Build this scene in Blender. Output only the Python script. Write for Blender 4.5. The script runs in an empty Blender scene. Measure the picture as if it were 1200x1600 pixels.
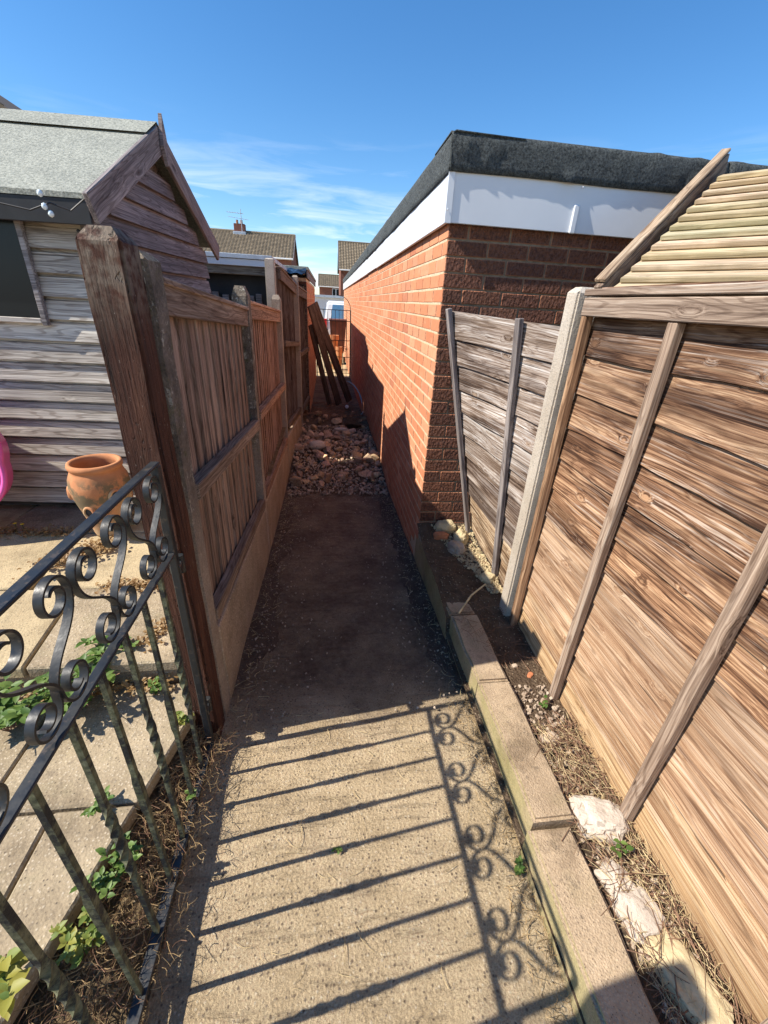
import bpy, bmesh, math, random
from mathutils import Vector, Matrix, noise
R = math.radians
random.seed(7)
S = bpy.context.scene
COL = S.collection

# ---------------------------------------------------------------- camera, sky, sun, exposure
cam = bpy.data.cameras.new('camera'); camo = bpy.data.objects.new('camera', cam); COL.objects.link(camo)
cam.sensor_fit = 'HORIZONTAL'; cam.sensor_width = 36.0; cam.lens = 36 * 655 / 1200
cam.clip_start = .02; cam.clip_end = 2000
_r, _u, _b = Vector((.992, -.119, .052)).normalized(), None, Vector((-.130, -.886, .445)).normalized()
_u = _b.cross(_r).normalized(); _r = _u.cross(_b).normalized()
camo.matrix_world = Matrix(((_r.x, _u.x, _b.x, 0), (_r.y, _u.y, _b.y, 0), (_r.z, _u.z, _b.z, 1.58), (0, 0, 0, 1)))
S.camera = camo
SUN_EL = R(45.6)
SUN_DIR = Vector((-.990, -.139, 0)).normalized() * math.cos(SUN_EL) + Vector((0, 0, math.sin(SUN_EL)))   # towards the sun
W = bpy.data.worlds.new('World'); S.world = W; W.use_nodes = True
nt = W.node_tree; nt.nodes.clear()
def _n(t): return nt.nodes.new(t)
_out = _n('ShaderNodeOutputWorld'); _bg = _n('ShaderNodeBackground'); _sky = _n('ShaderNodeTexSky')
_sky.sky_type = 'NISHITA'; _sky.sun_disc = False; _sky.sun_elevation = SUN_EL
_sky.sun_rotation = math.atan2(SUN_DIR.x, SUN_DIR.y); _sky.altitude = 30; _sky.air_density = 1.0; _sky.dust_density = .1; _sky.ozone_density = 4.5
_bg.inputs[1].default_value = .118
_tc = _n('ShaderNodeTexCoord'); _sx = _n('ShaderNodeSeparateXYZ'); nt.links.new(_tc.outputs['Generated'], _sx.inputs[0])
_mp = _n('ShaderNodeMapping'); _mp.inputs['Scale'].default_value = (2.2, 2.2, 17); _mp.inputs['Rotation'].default_value = (R(4), R(5), 0)
nt.links.new(_tc.outputs['Generated'], _mp.inputs[0])
_no = _n('ShaderNodeTexNoise'); _no.inputs['Scale'].default_value = 1.7; _no.inputs['Detail'].default_value = 7; _no.inputs['Roughness'].default_value = .58; _no.inputs['Distortion'].default_value = .7
nt.links.new(_mp.outputs[0], _no.inputs['Vector'])
_cr = _n('ShaderNodeValToRGB'); _cr.color_ramp.elements[0].position = .47; _cr.color_ramp.elements[1].position = .72
nt.links.new(_no.outputs['Fac'], _cr.inputs[0])
_el = _n('ShaderNodeValToRGB'); _e = _el.color_ramp                      # thin cirrus lies in a low band all round the horizon
_e.elements[0].position = 0; _e.elements[0].color = (.75, .75, .75, 1); _e.elements[1].position = .27; _e.elements[1].color = (0, 0, 0, 1)
_k = _e.elements.new(.13); _k.color = (.8, .8, .8, 1); _k = _e.elements.new(.20); _k.color = (.28, .28, .28, 1)
nt.links.new(_sx.outputs['Z'], _el.inputs[0])
_mm = _n('ShaderNodeMath'); _mm.operation = 'MULTIPLY'; nt.links.new(_cr.outputs[0], _mm.inputs[0]); nt.links.new(_el.outputs[0], _mm.inputs[1])
_mx = _n('ShaderNodeMixRGB'); _mx.inputs[2].default_value = (6.6, 7.1, 7.8, 1)
_hs = _n('ShaderNodeHueSaturation'); _hs.inputs['Saturation'].default_value = 1.22; nt.links.new(_sky.outputs[0], _hs.inputs['Color'])
nt.links.new(_mm.outputs[0], _mx.inputs[0]); nt.links.new(_hs.outputs[0], _mx.inputs[1])
nt.links.new(_mx.outputs[0], _bg.inputs[0]); nt.links.new(_bg.outputs[0], _out.inputs[0])
sl = bpy.data.lights.new('sun', 'SUN'); sl.energy = 5.0; sl.angle = R(.53); sl.color = (1, .93, .82)
so = bpy.data.objects.new('sun', sl); COL.objects.link(so); so.location = (-8, -2, 9)
so.rotation_euler = (-SUN_DIR).to_track_quat('-Z', 'Y').to_euler()
S.view_settings.view_transform = 'Standard'; S.view_settings.look = 'None'; S.view_settings.exposure = .70; S.view_settings.gamma = 1
S.view_settings.use_curve_mapping = False

# ---------------------------------------------------------------- material helpers
class G:
    def __init__(s, name, rough=.85, spec=.3, metal=0.):
        s.m = bpy.data.materials.new(name); s.m.use_nodes = True; s.t = s.m.node_tree
        s.b = s.t.nodes['Principled BSDF']; s.b.inputs['Roughness'].default_value = rough
        s.b.inputs['Specular IOR Level'].default_value = spec; s.b.inputs['Metallic'].default_value = metal
    def n(s, t, **k):
        x = s.t.nodes.new(t)
        for a, v in k.items(): setattr(x, a, v)
        return x
    def put(s, sock, v):
        if hasattr(v, 'is_linked') or isinstance(v, bpy.types.NodeSocket): s.t.links.new(v, sock)
        elif isinstance(v, (tuple, list)) and len(v) == 3 and sock.type == 'RGBA': sock.default_value = (*v, 1)
        else: sock.default_value = v
    def obj(s, rand=True):
        c = s.n('ShaderNodeTexCoord').outputs['Object']
        if not rand: return c
        i = s.n('ShaderNodeObjectInfo'); m = s.n('ShaderNodeVectorMath', operation='SCALE'); m.inputs[0].default_value = (37, 53, 29)
        s.t.links.new(i.outputs['Random'], m.inputs['Scale'])
        a = s.n('ShaderNodeVectorMath', operation='ADD'); s.t.links.new(c, a.inputs[0]); s.t.links.new(m.outputs[0], a.inputs[1]); return a.outputs[0]
    def rnd(s): return s.n('ShaderNodeObjectInfo').outputs['Random']
    def ocol(s): return s.n('ShaderNodeObjectInfo').outputs['Color']
    def attr(s, a): return s.n('ShaderNodeAttribute', attribute_name=a).outputs['Fac']
    def vmul(s, v, k):
        m = s.n('ShaderNodeVectorMath', operation='MULTIPLY'); s.put(m.inputs[0], v); m.inputs[1].default_value = k; return m.outputs[0]
    def vadd(s, v, w):
        m = s.n('ShaderNodeVectorMath', operation='ADD'); s.put(m.inputs[0], v); s.put(m.inputs[1], w); return m.outputs[0]
    def noise(s, v, scale=1., det=4., rough=.55, dist=0., out='Fac'):
        x = s.n('ShaderNodeTexNoise'); s.put(x.inputs['Vector'], v)
        for k, q in (('Scale', scale), ('Detail', det), ('Roughness', rough), ('Distortion', dist)): x.inputs[k].default_value = q
        return x.outputs[out]
    def vor(s, v, scale=1., feat='F1', out='Distance', rand=1.):
        x = s.n('ShaderNodeTexVoronoi', feature=feat); s.put(x.inputs['Vector'], v); x.inputs['Scale'].default_value = scale
        x.inputs['Randomness'].default_value = rand; return x.outputs[out]
    def math(s, op, a, b=0., clamp=False):
        x = s.n('ShaderNodeMath', operation=op, use_clamp=clamp); s.put(x.inputs[0], a); s.put(x.inputs[1], b); return x.outputs[0]
    def step(s, a, lo, hi, t0=0., t1=1.):
        x = s.n('ShaderNodeMapRange', interpolation_type='SMOOTHSTEP'); s.put(x.inputs[0], a)
        for i, v in enumerate((lo, hi, t0, t1)): x.inputs[1 + i].default_value = v
        return x.outputs[0]
    def ramp(s, f, st):
        x = s.n('ShaderNodeValToRGB'); s.put(x.inputs[0], f); e = x.color_ramp.elements
        while len(e) < len(st): e.new(.5)
        for q, (p, c) in zip(e, st): q.position = p; q.color = (*c, 1)
        return x.outputs[0]
    def mix(s, f, a, b, mode='MIX'):
        x = s.n('ShaderNodeMixRGB', blend_type=mode); s.put(x.inputs[0], f); s.put(x.inputs[1], a); s.put(x.inputs[2], b); return x.outputs[0]
    def sep(s, v):
        x = s.n('ShaderNodeSeparateXYZ'); s.put(x.inputs[0], v); return x.outputs
    def comb(s, x_, y_, z_):
        x = s.n('ShaderNodeCombineXYZ'); s.put(x.inputs[0], x_); s.put(x.inputs[1], y_); s.put(x.inputs[2], z_); return x.outputs[0]
    def col(s, c): s.put(s.b.inputs['Base Color'], c); return s
    def rough(s, c): s.put(s.b.inputs['Roughness'], c); return s
    def bump(s, h, st=.5, d=.01):
        x = s.n('ShaderNodeBump'); s.put(x.inputs['Height'], h); x.inputs['Strength'].default_value = st; x.inputs['Distance'].default_value = d
        s.t.links.new(x.outputs[0], s.b.inputs['Normal']); return s

def wood(name, stops, knot=(.05, .03, .02), pale=None, paleamt=.5, grain=150., kn=1., bump=.5, rough=.82, usecol=True, kscale=(3.2, 11, 11), kfrac=.45, edge=None, dark=0.):
    """Local X runs along the grain. stops: colour ramp of the grain; pale: weathered streaks."""
    g = G(name, rough, .25); v = g.obj()
    warp = g.noise(g.vmul(v, (1.6, 7, 7)), 1., 2.)
    vk = g.vadd(g.vmul(v, kscale), g.vmul(g.noise(v, 5, 1., out='Color'), (.5, .5, .5)))
    kd = g.vor(vk, 1.); has = g.step(g.sep(g.vor(vk, 1., out='Color'))[0], kfrac, kfrac - .02, 0., 1.)
    swirl = g.math('MULTIPLY', g.step(kd, .0, .30, .022, 0.), has)
    off = g.math('ADD', g.math('MULTIPLY', warp, .05), swirl)
    v2 = g.vadd(v, g.comb(0., off, off))
    fine = g.noise(g.vmul(v2, (2.2, grain * 2, grain * 2)), 1., 4., .7)
    mid = g.noise(g.vmul(v2, (1.0, 120, 120)), 1., 4., .62)
    broad = g.noise(g.vmul(v2, (.9, 22, 22)), 1., 3., .55)
    f = g.math('ADD', g.math('ADD', g.math('MULTIPLY', fine, .30), g.math('MULTIPLY', mid, .40)), g.math('MULTIPLY', broad, .30))
    c = g.ramp(g.step(f, .37, .63), stops)
    rg = g.noise(g.vmul(v2, (.7, 10, 10)), 1., 2., .5); rl = g.step(g.math('SINE', g.math('MULTIPLY', rg, 130.)), .35, .95, 0., .55); c = g.mix(rl, c, g.mix(1., c, (.42, .36, .33), 'MULTIPLY'))
    if pale:
        m = g.step(g.noise(g.vmul(v2, (.8, 110, 110)), 1.1, 4., .65), .52, .66, 0., paleamt)
        m = g.math('MULTIPLY', m, g.step(g.noise(g.vmul(v, (1.4, 3, 3)), 1.3, 2.), .38, .6)); c = g.mix(m, c, pale)
    kk = g.math('MULTIPLY', g.step(kd, .07, .15, kn, 0.), has); c = g.mix(kk, c, knot)
    kc = g.math('MULTIPLY', g.step(kd, .015, .05, .8, 0.), has); c = g.mix(kc, c, (.05, .025, .015))
    crack = g.step(g.noise(g.vmul(v2, (.8, 70, 70)), 1.3, 3., .5), .27, .33, .7, 0.); c = g.mix(crack, c, (.02, .013, .01))
    blot = g.noise(v, 3.2, 3.); c = g.mix(g.step(blot, .35, .7, .0, .45), c, g.mix(1., c, (.55, .5, .48), 'MULTIPLY'))
    if dark: c = g.mix(g.step(g.noise(g.vmul(v2, (1.5, 11, 11)), 1., 4., .6), .46, .64, 0., dark), c, g.mix(1., c, (.30, .25, .23), 'MULTIPLY'))
    if edge: c = g.mix(g.math('MULTIPLY', g.step(g.sep(g.obj(False))[1], edge, edge + .012, .75, 0.), g.step(g.noise(v, 7, 4.), .3, .6, .35, 1.)), c, (.21, .17, .105))
    if usecol: c = g.mix(1., c, g.ocol(), 'MULTIPLY')
    g.col(c); g.bump(g.math('SUBTRACT', f, g.math('MULTIPLY', crack, .6)), bump, .006)
    return g.m
MAT = {}
MAT['lap'] = wood('lapwood', [(0, (.05, .025, .015)), (.28, (.165, .088, .050)), (.55, (.32, .195, .118)), (.8, (.45, .305, .19)), (1, (.56, .42, .29))], knot=(.52, .33, .20), pale=(.60, .53, .46), paleamt=.75, kn=.8, kscale=(6.5, 13, 13), kfrac=.6, bump=.8, dark=.85)
MAT['laplow'] = wood('lapwoodpale', [(0, (.22, .125, .072)), (.35, (.35, .225, .135)), (.65, (.44, .31, .20)), (1, (.54, .41, .29))], knot=(.36, .22, .13), pale=(.56, .47, .38), paleamt=.5, kn=.7, kscale=(6.5, 13, 13), kfrac=.4, bump=.7, dark=.45)
MAT['lapgrey'] = wood('lapgrey', [(0, (.07, .045, .032)), (.3, (.20, .14, .10)), (.6, (.38, .31, .26)), (1, (.62, .58, .54))], knot=(.40, .30, .22), pale=(.70, .68, .66), paleamt=.95, kn=.8, kscale=(6.5, 13, 13), kfrac=.6, bump=.9, dark=.8)
MAT['batten'] = wood('battenwood', [(0, (.12, .08, .058)), (.5, (.27, .20, .15)), (1, (.42, .335, .265))], kn=.3, pale=(.42, .38, .33), paleamt=.5)
MAT['feather'] = wood('featherwood', [(0, (.105, .070, .052)), (.35, (.24, .168, .128)), (.7, (.355, .262, .205)), (1, (.47, .37, .30))], knot=(.06, .04, .035), kn=.9, grain=170, kscale=(2.6, 11, 11), kfrac=.35, pale=(.44, .36, .31), paleamt=.45, bump=.7)
MAT['shed'] = wood('shedboard', [(0, (.24, .21, .185)), (.35, (.41, .37, .33)), (.7, (.58, .53, .47)), (1, (.72, .68, .61))], knot=(.10, .075, .06), kn=.9, kscale=(2.6, 9, 9), kfrac=.5, pale=(.74, .68, .57), paleamt=.6, bump=.7)
MAT['gablewood'] = wood('gableboard', [(0, (.10, .09, .092)), (.4, (.18, .165, .163)), (.75, (.255, .235, .232)), (1, (.34, .312, .30))], knot=(.06, .05, .05), kn=.8, kscale=(2.6, 9, 9), kfrac=.4, pale=(.34, .30, .28), paleamt=.4)
MAT['slat'] = wood('palesslat', [(0, (.40, .30, .185)), (.5, (.56, .445, .30)), (1, (.66, .55, .40))], knot=(.3, .2, .1), kn=.3, pale=(.64, .57, .47), paleamt=.5, edge=-.060)
MAT['plank'] = wood('oldplank', [(0, (.05, .036, .03)), (.5, (.12, .09, .07)), (1, (.22, .165, .13))], kn=.5)
def postwood():
    g = G('gatepostwood', .78, .3); v = g.obj(False)
    w = g.noise(g.vmul(v, (2, 9, 9)), 1., 3.); v2 = g.vadd(v, g.comb(0., g.math('MULTIPLY', w, .04), g.math('MULTIPLY', w, .04)))
    f = g.noise(g.vmul(v2, (4, 130, 130)), 1., 5., .7); b = g.noise(g.vmul(v2, (2.4, 22, 22)), 1., 4., .6)
    c = g.ramp(g.math('ADD', g.math('MULTIPLY', f, .5), g.math('MULTIPLY', b, .5)), [(.32, (.022, .009, .006)), (.46, (.078, .027, .016)), (.58, (.135, .052, .029)), (.7, (.22, .115, .07))])
    ck = g.step(g.noise(g.vmul(v2, (1.7, 75, 75)), 1., 4., .6), .33, .42, 1., 0.)
    chk = g.step(g.noise(g.vmul(v2, (30, 75, 75)), 1., 2.), .62, .7, 0., .7)
    ck = g.math('MAXIMUM', ck, g.math('MULTIPLY', chk, g.step(b, .4, .6)))
    c = g.mix(g.math('MULTIPLY', ck, .8), c, (.012, .006, .005))
    ed = g.step(g.noise(v, 16, 4.), .62, .78, 0., .3); c = g.mix(ed, c, (.26, .19, .13))
    tp = g.math('MULTIPLY', g.step(g.sep(v)[0], 1.55, 1.80), g.step(g.noise(v, 30, 4.), .35, .6)); c = g.mix(g.math('MULTIPLY', tp, .75), c, (.30, .245, .185))
    fl = g.step(g.noise(g.vmul(v, (60, 160, 160)), 1., 2.), .70, .74, 0., .8); c = g.mix(fl, c, (.38, .30, .24))
    g.col(c); g.bump(g.math('SUBTRACT', f, ck), 1., .016); return g.m
MAT['gatepost'] = postwood()
def concrete(name, base, dark, peb=(.5, .42, .33), pscale=140, pamt=.5, moss=0., bump=.5, stain=0., algae=0.):
    g = G(name, .92, .2); v = g.obj()
    a = g.noise(v, 6, 5., .6); c = g.mix(g.step(a, .3, .7), base, dark)
    d = g.vor(v, pscale); pc = g.vor(v, pscale, out='Color'); pv = g.sep(pc)[0]
    c = g.mix(g.math('MULTIPLY', g.step(d, .2, .42, pamt, 0.), g.step(pv, .45, .6)), c, peb)
    c = g.mix(g.math('MULTIPLY', g.step(d, .15, .4, .8, 0.), g.step(pv, .1, .22, 1., 0.)), c, (.09, .075, .06))
    if moss: c = g.mix(g.step(g.noise(v, 11, 5., .65), .5, .66, 0., moss), c, (.16, .17, .06))
    if stain: c = g.mix(g.step(g.noise(v, 4.2, 6., .72), .48, .66, 0., stain), c, g.mix(1., c, (.42, .40, .38), 'MULTIPLY')); c = g.mix(g.step(g.noise(v, 26, 5., .75), .55, .68, 0., stain * .8), c, (.13, .105, .08))
    if algae: c = g.mix(g.math('MULTIPLY', g.step(g.sep(g.n('ShaderNodeNewGeometry').outputs['True Normal'])[0], -.6, -.9), g.step(g.noise(v, 7, 4.), .3, .6, algae * .4, algae)), c, (.33, .31, .12))
    f = g.noise(v, 160, 3., .7); g.col(g.mix(.25, c, g.ramp(f, [(.3, (.1, .09, .08)), (.7, (.8, .75, .66))]), 'OVERLAY'))
    g.bump(g.math('ADD', g.math('MULTIPLY', d, -.5), g.math('MULTIPLY', f, .6)), bump, .006); return g.m
MAT['conc'] = concrete('concretepost', (.36, .31, .26), (.27, .225, .185), pscale=120, bump=.6)
MAT['concwhite'] = concrete('concretepale', (.50, .45, .39), (.40, .35, .29), pscale=130, bump=.4)
MAT['gravelboard'] = concrete('gravelboard', (.40, .31, .235), (.28, .215, .16), peb=(.54, .43, .33), pscale=75, pamt=.8, moss=.12, bump=1.)
def lichen():
    g = G('lichenpost', .93, .2); v = g.obj()
    c = g.ramp(g.noise(v, 12, 5., .7), [(.3, (.085, .07, .058)), (.5, (.19, .16, .13)), (.7, (.30, .255, .21))])
    c = g.mix(g.step(g.noise(g.vmul(v, (.55, 1, 1)), 34, 5., .75), .57, .63, 0., .9), c, (.50, .47, .40))
    c = g.mix(g.step(g.noise(v, 20, 5., .7), .55, .68, 0., .6), c, (.14, .14, .06))
    lo = g.step(g.sep(g.obj(False))[0], 1.25, .75); c = g.mix(g.math('MULTIPLY', lo, .85), c, g.ramp(g.noise(v, 9, 4.), [(.3, (.36, .29, .235)), (.7, (.47, .39, .32))]))
    n = g.noise(v, 130, 4., .7); c = g.mix(.5, c, g.ramp(n, [(.3, (.15, .14, .13)), (.7, (.8, .76, .7))]), 'OVERLAY')
    g.col(c); g.bump(g.math('ADD', n, g.noise(v, 30, 4.)), .9, .012); return g.m
MAT['lichen'] = lichen()
MAT['kerb'] = concrete('kerbconcrete', (.45, .345, .235), (.30, .225, .15), peb=(.52, .42, .30), pscale=190, pamt=.5, moss=.10, bump=.7, stain=.75, algae=.5)
MAT['slab'] = concrete('slabconcrete', (.42, .34, .23), (.29, .23, .155), peb=(.62, .54, .42), pscale=120, pamt=.6, moss=.1, bump=.45, stain=.5)
MAT['slabsand'] = concrete('slabsand', (.52, .42, .255), (.41, .325, .20), peb=(.6, .5, .34), pscale=140, pamt=.4, bump=.4, stain=.45)
MAT['stone'] = (lambda g: (g.col(g.mix(1., g.mix(g.step(g.noise(g.obj(), 14, 5.), .35, .65), (.50, .40, .30), (.34, .26, .19)), g.ocol(), 'MULTIPLY')), g.bump(g.noise(g.obj(), 60, 5., .7), .7, .008), g.m)[2])(G('rubblestone', .92, .2))
MAT['lump'] = (lambda g: (g.col(g.mix(g.step(g.noise(g.obj(), 50, 4.), .58, .66, 0., .7), g.mix(g.step(g.noise(g.obj(), 9, 4.), .3, .7), (.60, .52, .43), (.50, .42, .34)), (.25, .21, .17))), g.bump(g.noise(g.obj(), 70, 5., .7), .8, .008), g.m)[2])(G('concretelump', .92, .2))
def soil(name, a, b, sc=1., bits=(.45, .36, .24)):
    g = G(name, .96, .12); v = g.obj(False)
    n = g.noise(v, 9 * sc, 6., .7); c = g.ramp(n, [(.3, a), (.7, b)])
    d = g.vor(v, 85 * sc); cc = g.sep(g.vor(v, 85 * sc, out='Color'))[0]
    c = g.mix(g.math('MULTIPLY', g.step(d, .15, .4, .9, 0.), g.step(cc, .72, .8)), c, bits)
    g.col(c); g.bump(g.math('ADD', g.noise(v, 70, 5., .75), g.math('MULTIPLY', d, -.7)), 1., .02); return g.m
MAT['soil'] = soil('bedsoil', (.075, .05, .033), (.185, .13, .085))
MAT['garden'] = soil('gardensoil', (.12, .085, .05), (.26, .19, .11))
MAT['darksoil'] = soil('alleysoil', (.085, .060, .045), (.18, .13, .095))
MAT['mound'] = soil('moundsoil', (.10, .07, .047), (.21, .15, .10), bits=(.4, .3, .22))
def pathmat():
    g = G('pathconcrete', .93, .2); v = g.obj(False); x, y, z = g.sep(v)
    a = g.noise(v, 5, 5., .65); c = g.ramp(a, [(.3, (.42, .325, .205)), (.5, (.545, .435, .285)), (.72, (.65, .53, .365))])
    d = g.vor(v, 105); cc = g.sep(g.vor(v, 105, out='Color'))
    c = g.mix(g.math('MULTIPLY', g.step(d, .2, .45, .85, 0.), g.step(cc[0], .74, .82)), c, (.66, .57, .43))
    c = g.mix(g.math('MULTIPLY', g.step(d, .2, .5, .8, 0.), g.step(cc[1], .76, .84)), c, (.14, .105, .08))
    sp = g.noise(v, 190, 5., .8); c = g.mix(.55, c, g.ramp(sp, [(.32, (.12, .1, .08)), (.68, (.86, .82, .75))]), 'OVERLAY')
    wob = g.noise(v, 3., 3.); rid = g.math('SINE', g.math('MULTIPLY', g.math('ADD', y, g.math('MULTIPLY', wob, .06)), 205.))
    rid2 = g.noise(g.vmul(g.vadd(v, g.comb(0., g.math('MULTIPLY', wob, .05), 0.)), (3.2, 38, 1)), 1., 5., .62)
    ridm = g.math('MULTIPLY', g.step(rid2, .5, .66), g.step(g.noise(g.vmul(v, (5, 14, 1)), 2., 6., .78), .42, .6))
    c = g.mix(g.math('MULTIPLY', ridm, .26), c, (.21, .155, .105)); st_ = g.step(g.noise(v, 2.3, 5., .7), .52, .66, 0., .35); c = g.mix(st_, c, (.20, .155, .115))
    soil_shade = g.math('ADD', g.step(y, 1.02, 1.5, 0., .80), g.math('MULTIPLY', g.math('SUBTRACT', g.noise(v, 4.5, 5., .65), .5), .9), True)   # trodden soil on the far part, begun at the shadow edge to deepen the shade
    c = g.mix(soil_shade, c, g.ramp(g.noise(v, 34, 6., .72), [(.3, (.055, .036, .026)), (.55, (.12, .082, .060)), (.75, (.21, .15, .11))]))
    g.col(c); g.bump(g.math('ADD', g.math('ADD', g.math('MULTIPLY', ridm, -.55), g.math('MULTIPLY', d, -.35)), g.noise(v, 120, 5., .8)), 1., .012); return g.m
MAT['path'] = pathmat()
def brickmat(name, t):
    """Plain orange flettons; only the end wall (facing -Y) carries the dark rustic facing."""
    g = G(name, .9, .2); v = g.obj(t == 'o'); r = g.rnd() if t == 'o' else g.attr('tint')
    c = g.ramp(r, [(0, (.51, .20, .10)), (.3, (.62, .275, .145)), (.6, (.55, .225, .12)), (.85, (.67, .34, .195)), (1, (.45, .175, .10))])
    n = g.noise(v, 30, 5., .65); c = g.mix(g.step(n, .4, .7, 0., .3), c, (.47, .155, .075))
    c = g.mix(g.step(g.noise(g.vmul(v, (1, 1, 2)), 8, 4.), .54, .72, 0., .45), c, (.62, .36, .22))
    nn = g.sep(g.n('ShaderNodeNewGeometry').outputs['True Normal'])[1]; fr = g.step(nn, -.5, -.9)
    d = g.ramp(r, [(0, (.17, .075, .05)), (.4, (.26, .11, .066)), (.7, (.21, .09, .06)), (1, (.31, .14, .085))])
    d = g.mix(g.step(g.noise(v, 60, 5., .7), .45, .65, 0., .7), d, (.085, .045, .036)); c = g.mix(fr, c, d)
    rel = g.math('ADD', g.vor(g.vadd(g.vmul(v, (1, 1, .55)), g.vmul(g.noise(v, 40, 2., out='Color'), (.012, .012, .012))), 70), g.math('MULTIPLY', g.noise(v, 95, 4., .7), .8))
    h = g.math('ADD', g.math('MULTIPLY', rel, fr), g.math('MULTIPLY', g.noise(v, 120, 3.), .05)); g.col(c); g.bump(h, 1., .022); return g.m
MAT['brick'] = brickmat('brickface', 'o'); MAT['brickfar'] = brickmat('brickfar', 'a')
MAT['mortardark'] = (lambda g: (g.col(g.ramp(g.noise(g.obj(False), 30, 4.), [(.3, (.17, .125, .085)), (.7, (.29, .22, .15))])), g.m)[1])(G('mortardark', .95, .1))
MAT['mortar'] = (lambda g: (g.col(g.ramp(g.noise(g.obj(False), 30, 4.), [(.3, (.50, .39, .26)), (.7, (.66, .54, .38))])), g.bump(g.noise(g.obj(False), 150, 3.), .5, .004), g.m)[2])(G('mortar', .95, .1))
def flat(name, c, rough=.6, spec=.4, metal=0., var=.0, sc=8., bump=0., bs=60.):
    g = G(name, rough, spec, metal)
    if var:
        n = g.noise(g.obj(), sc, 5., .6); g.col(g.mix(g.step(n, .3, .7), tuple(q * (1 - var) for q in c), tuple(min(1, q * (1 + var)) for q in c)))
    else: g.col(c)
    if bump: g.bump(g.noise(g.obj(), bs, 4., .65), bump, .006)
    return g.m
def felt(name, a, b, bump=.8, wr=0., sc=150.):
    g = G(name, .9, .35); v = g.obj(False); n = g.noise(v, sc, 4., .85); m = g.noise(v, 5, 4.)
    c = g.ramp(n, [(.35, a), (.65, b)]); c = g.mix(g.step(m, .35, .7, 0., .35), c, g.mix(1., c, (.55, .57, .6), 'MULTIPLY'))
    h = g.math('ADD', g.math('MULTIPLY', n, .35), g.math('MULTIPLY', g.noise(v, 7, 3., .5, 1.5), wr)); g.col(c); g.bump(h, bump, .02); return g.m
MAT['felt'] = felt('darkfelt', (.012, .016, .018), (.125, .14, .14), 1., .9, 95.)
MAT['feltgreen'] = felt('shedfelt', (.15, .16, .135), (.50, .50, .42), .8, .3, 85.)
MAT['upvc'] = flat('whitefascia', (.70, .72, .75), .32, .5, var=.03, sc=3)
MAT['iron'] = (lambda g: (g.col(g.mix(g.step(g.noise(g.obj(), 55, 5., .7), .56, .66, 0., .8), (.018, .020, .022), (.075, .058, .045))), g.rough(g.step(g.noise(g.obj(), 40, 4.), .3, .7, .34, .6)), g.bump(g.noise(g.obj(), 45, 3., .6), .22, .004), g.m)[3])(G('blackiron', .33, .55))
MAT['ironmoss'] = (lambda g: (g.col(g.mix(g.step(g.noise(g.obj(), 22, 5., .75), .42, .58, 0., .9), (.026, .026, .025), g.ramp(g.noise(g.obj(), 60, 3.), [(.3, (.07, .075, .035)), (.7, (.21, .21, .125))]))), g.bump(g.noise(g.obj(), 120, 4., .7), .6, .004), g.m)[2])(G('mossyiron', .75, .3))
def terracotta():
    g = G('terracotta', .85, .25); v = g.obj(False); z = g.sep(v)[2]
    n = g.noise(v, 7, 5., .65); c = g.ramp(n, [(.3, (.44, .175, .075)), (.7, (.58, .27, .13))])
    c = g.mix(g.math('MULTIPLY', g.step(g.noise(v, 5, 4.), .40, .58), g.step(z, .33, .24, 0., 1.)), c, (.52, .36, .20))
    c = g.mix(g.math('MULTIPLY', g.step(g.noise(v, 9, 5., .7), .44, .56, 0., .85), g.math('MULTIPLY', g.step(z, .36, .3, 0., 1.), g.step(z, .05, .12))), c, (.12, .115, .07))
    g.col(c); g.bump(g.noise(v, 60, 4.), .3, .004); return g.m
MAT['terra'] = terracotta()
MAT['pink'] = flat('pinkplastic', (.75, .10, .36), .35, .5); MAT['lilac'] = flat('lilacplastic', (.62, .42, .68), .35, .5)
MAT['black'] = flat('blackpaint', (.018, .018, .02), .55, .4, var=.3)
MAT['glassdark'] = flat('darkwindow', (.010, .013, .016), .22, .25)
MAT['bluehose'] = flat('bluehose', (.30, .50, .58), .4, .4)
MAT['whitepaint'] = flat('whitepaint', (.74, .75, .76), .3, .5, var=.03)
MAT['vanglass'] = flat('vanglass', (.10, .22, .36), .06, .9)  # blue of the reflected sky put into the glass colour
MAT['rubber'] = flat('rubber', (.02, .02, .02), .8, .2); MAT['redlamp'] = flat('redlamp', (.55, .03, .03), .25, .5)
MAT['brownplastic'] = flat('brownplastic', (.12, .045, .03), .5, .4, var=.2)
MAT['sheet'] = flat('blacksheet', (.012, .012, .013), .22, .6, bump=1., bs=6.)
MAT['leadgrey'] = flat('greyroofedge', (.42, .47, .53), .5, .4, var=.15)
MAT['render'] = flat('palerender', (.62, .62, .64), .8, .3, var=.06)
MAT['bulb'] = flat('bulbglass', (.72, .80, .82), .12, .7); MAT['dry'] = flat('drygrass', (.34, .235, .12), .9, .2, var=.35, sc=30)
MAT['straw'] = flat('straw', (.52, .40, .22), .9, .2, var=.3, sc=30); MAT['twig'] = flat('twig', (.21, .12, .075), .9, .2, var=.35, sc=30)
MAT['foam'] = flat('yellowsand', (.52, .42, .25), .9, .2, var=.15, sc=25, bump=.9, bs=45)
MAT['orange'] = flat('brickbit', (.50, .19, .09), .9, .2, var=.2, sc=20, bump=.5)
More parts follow.
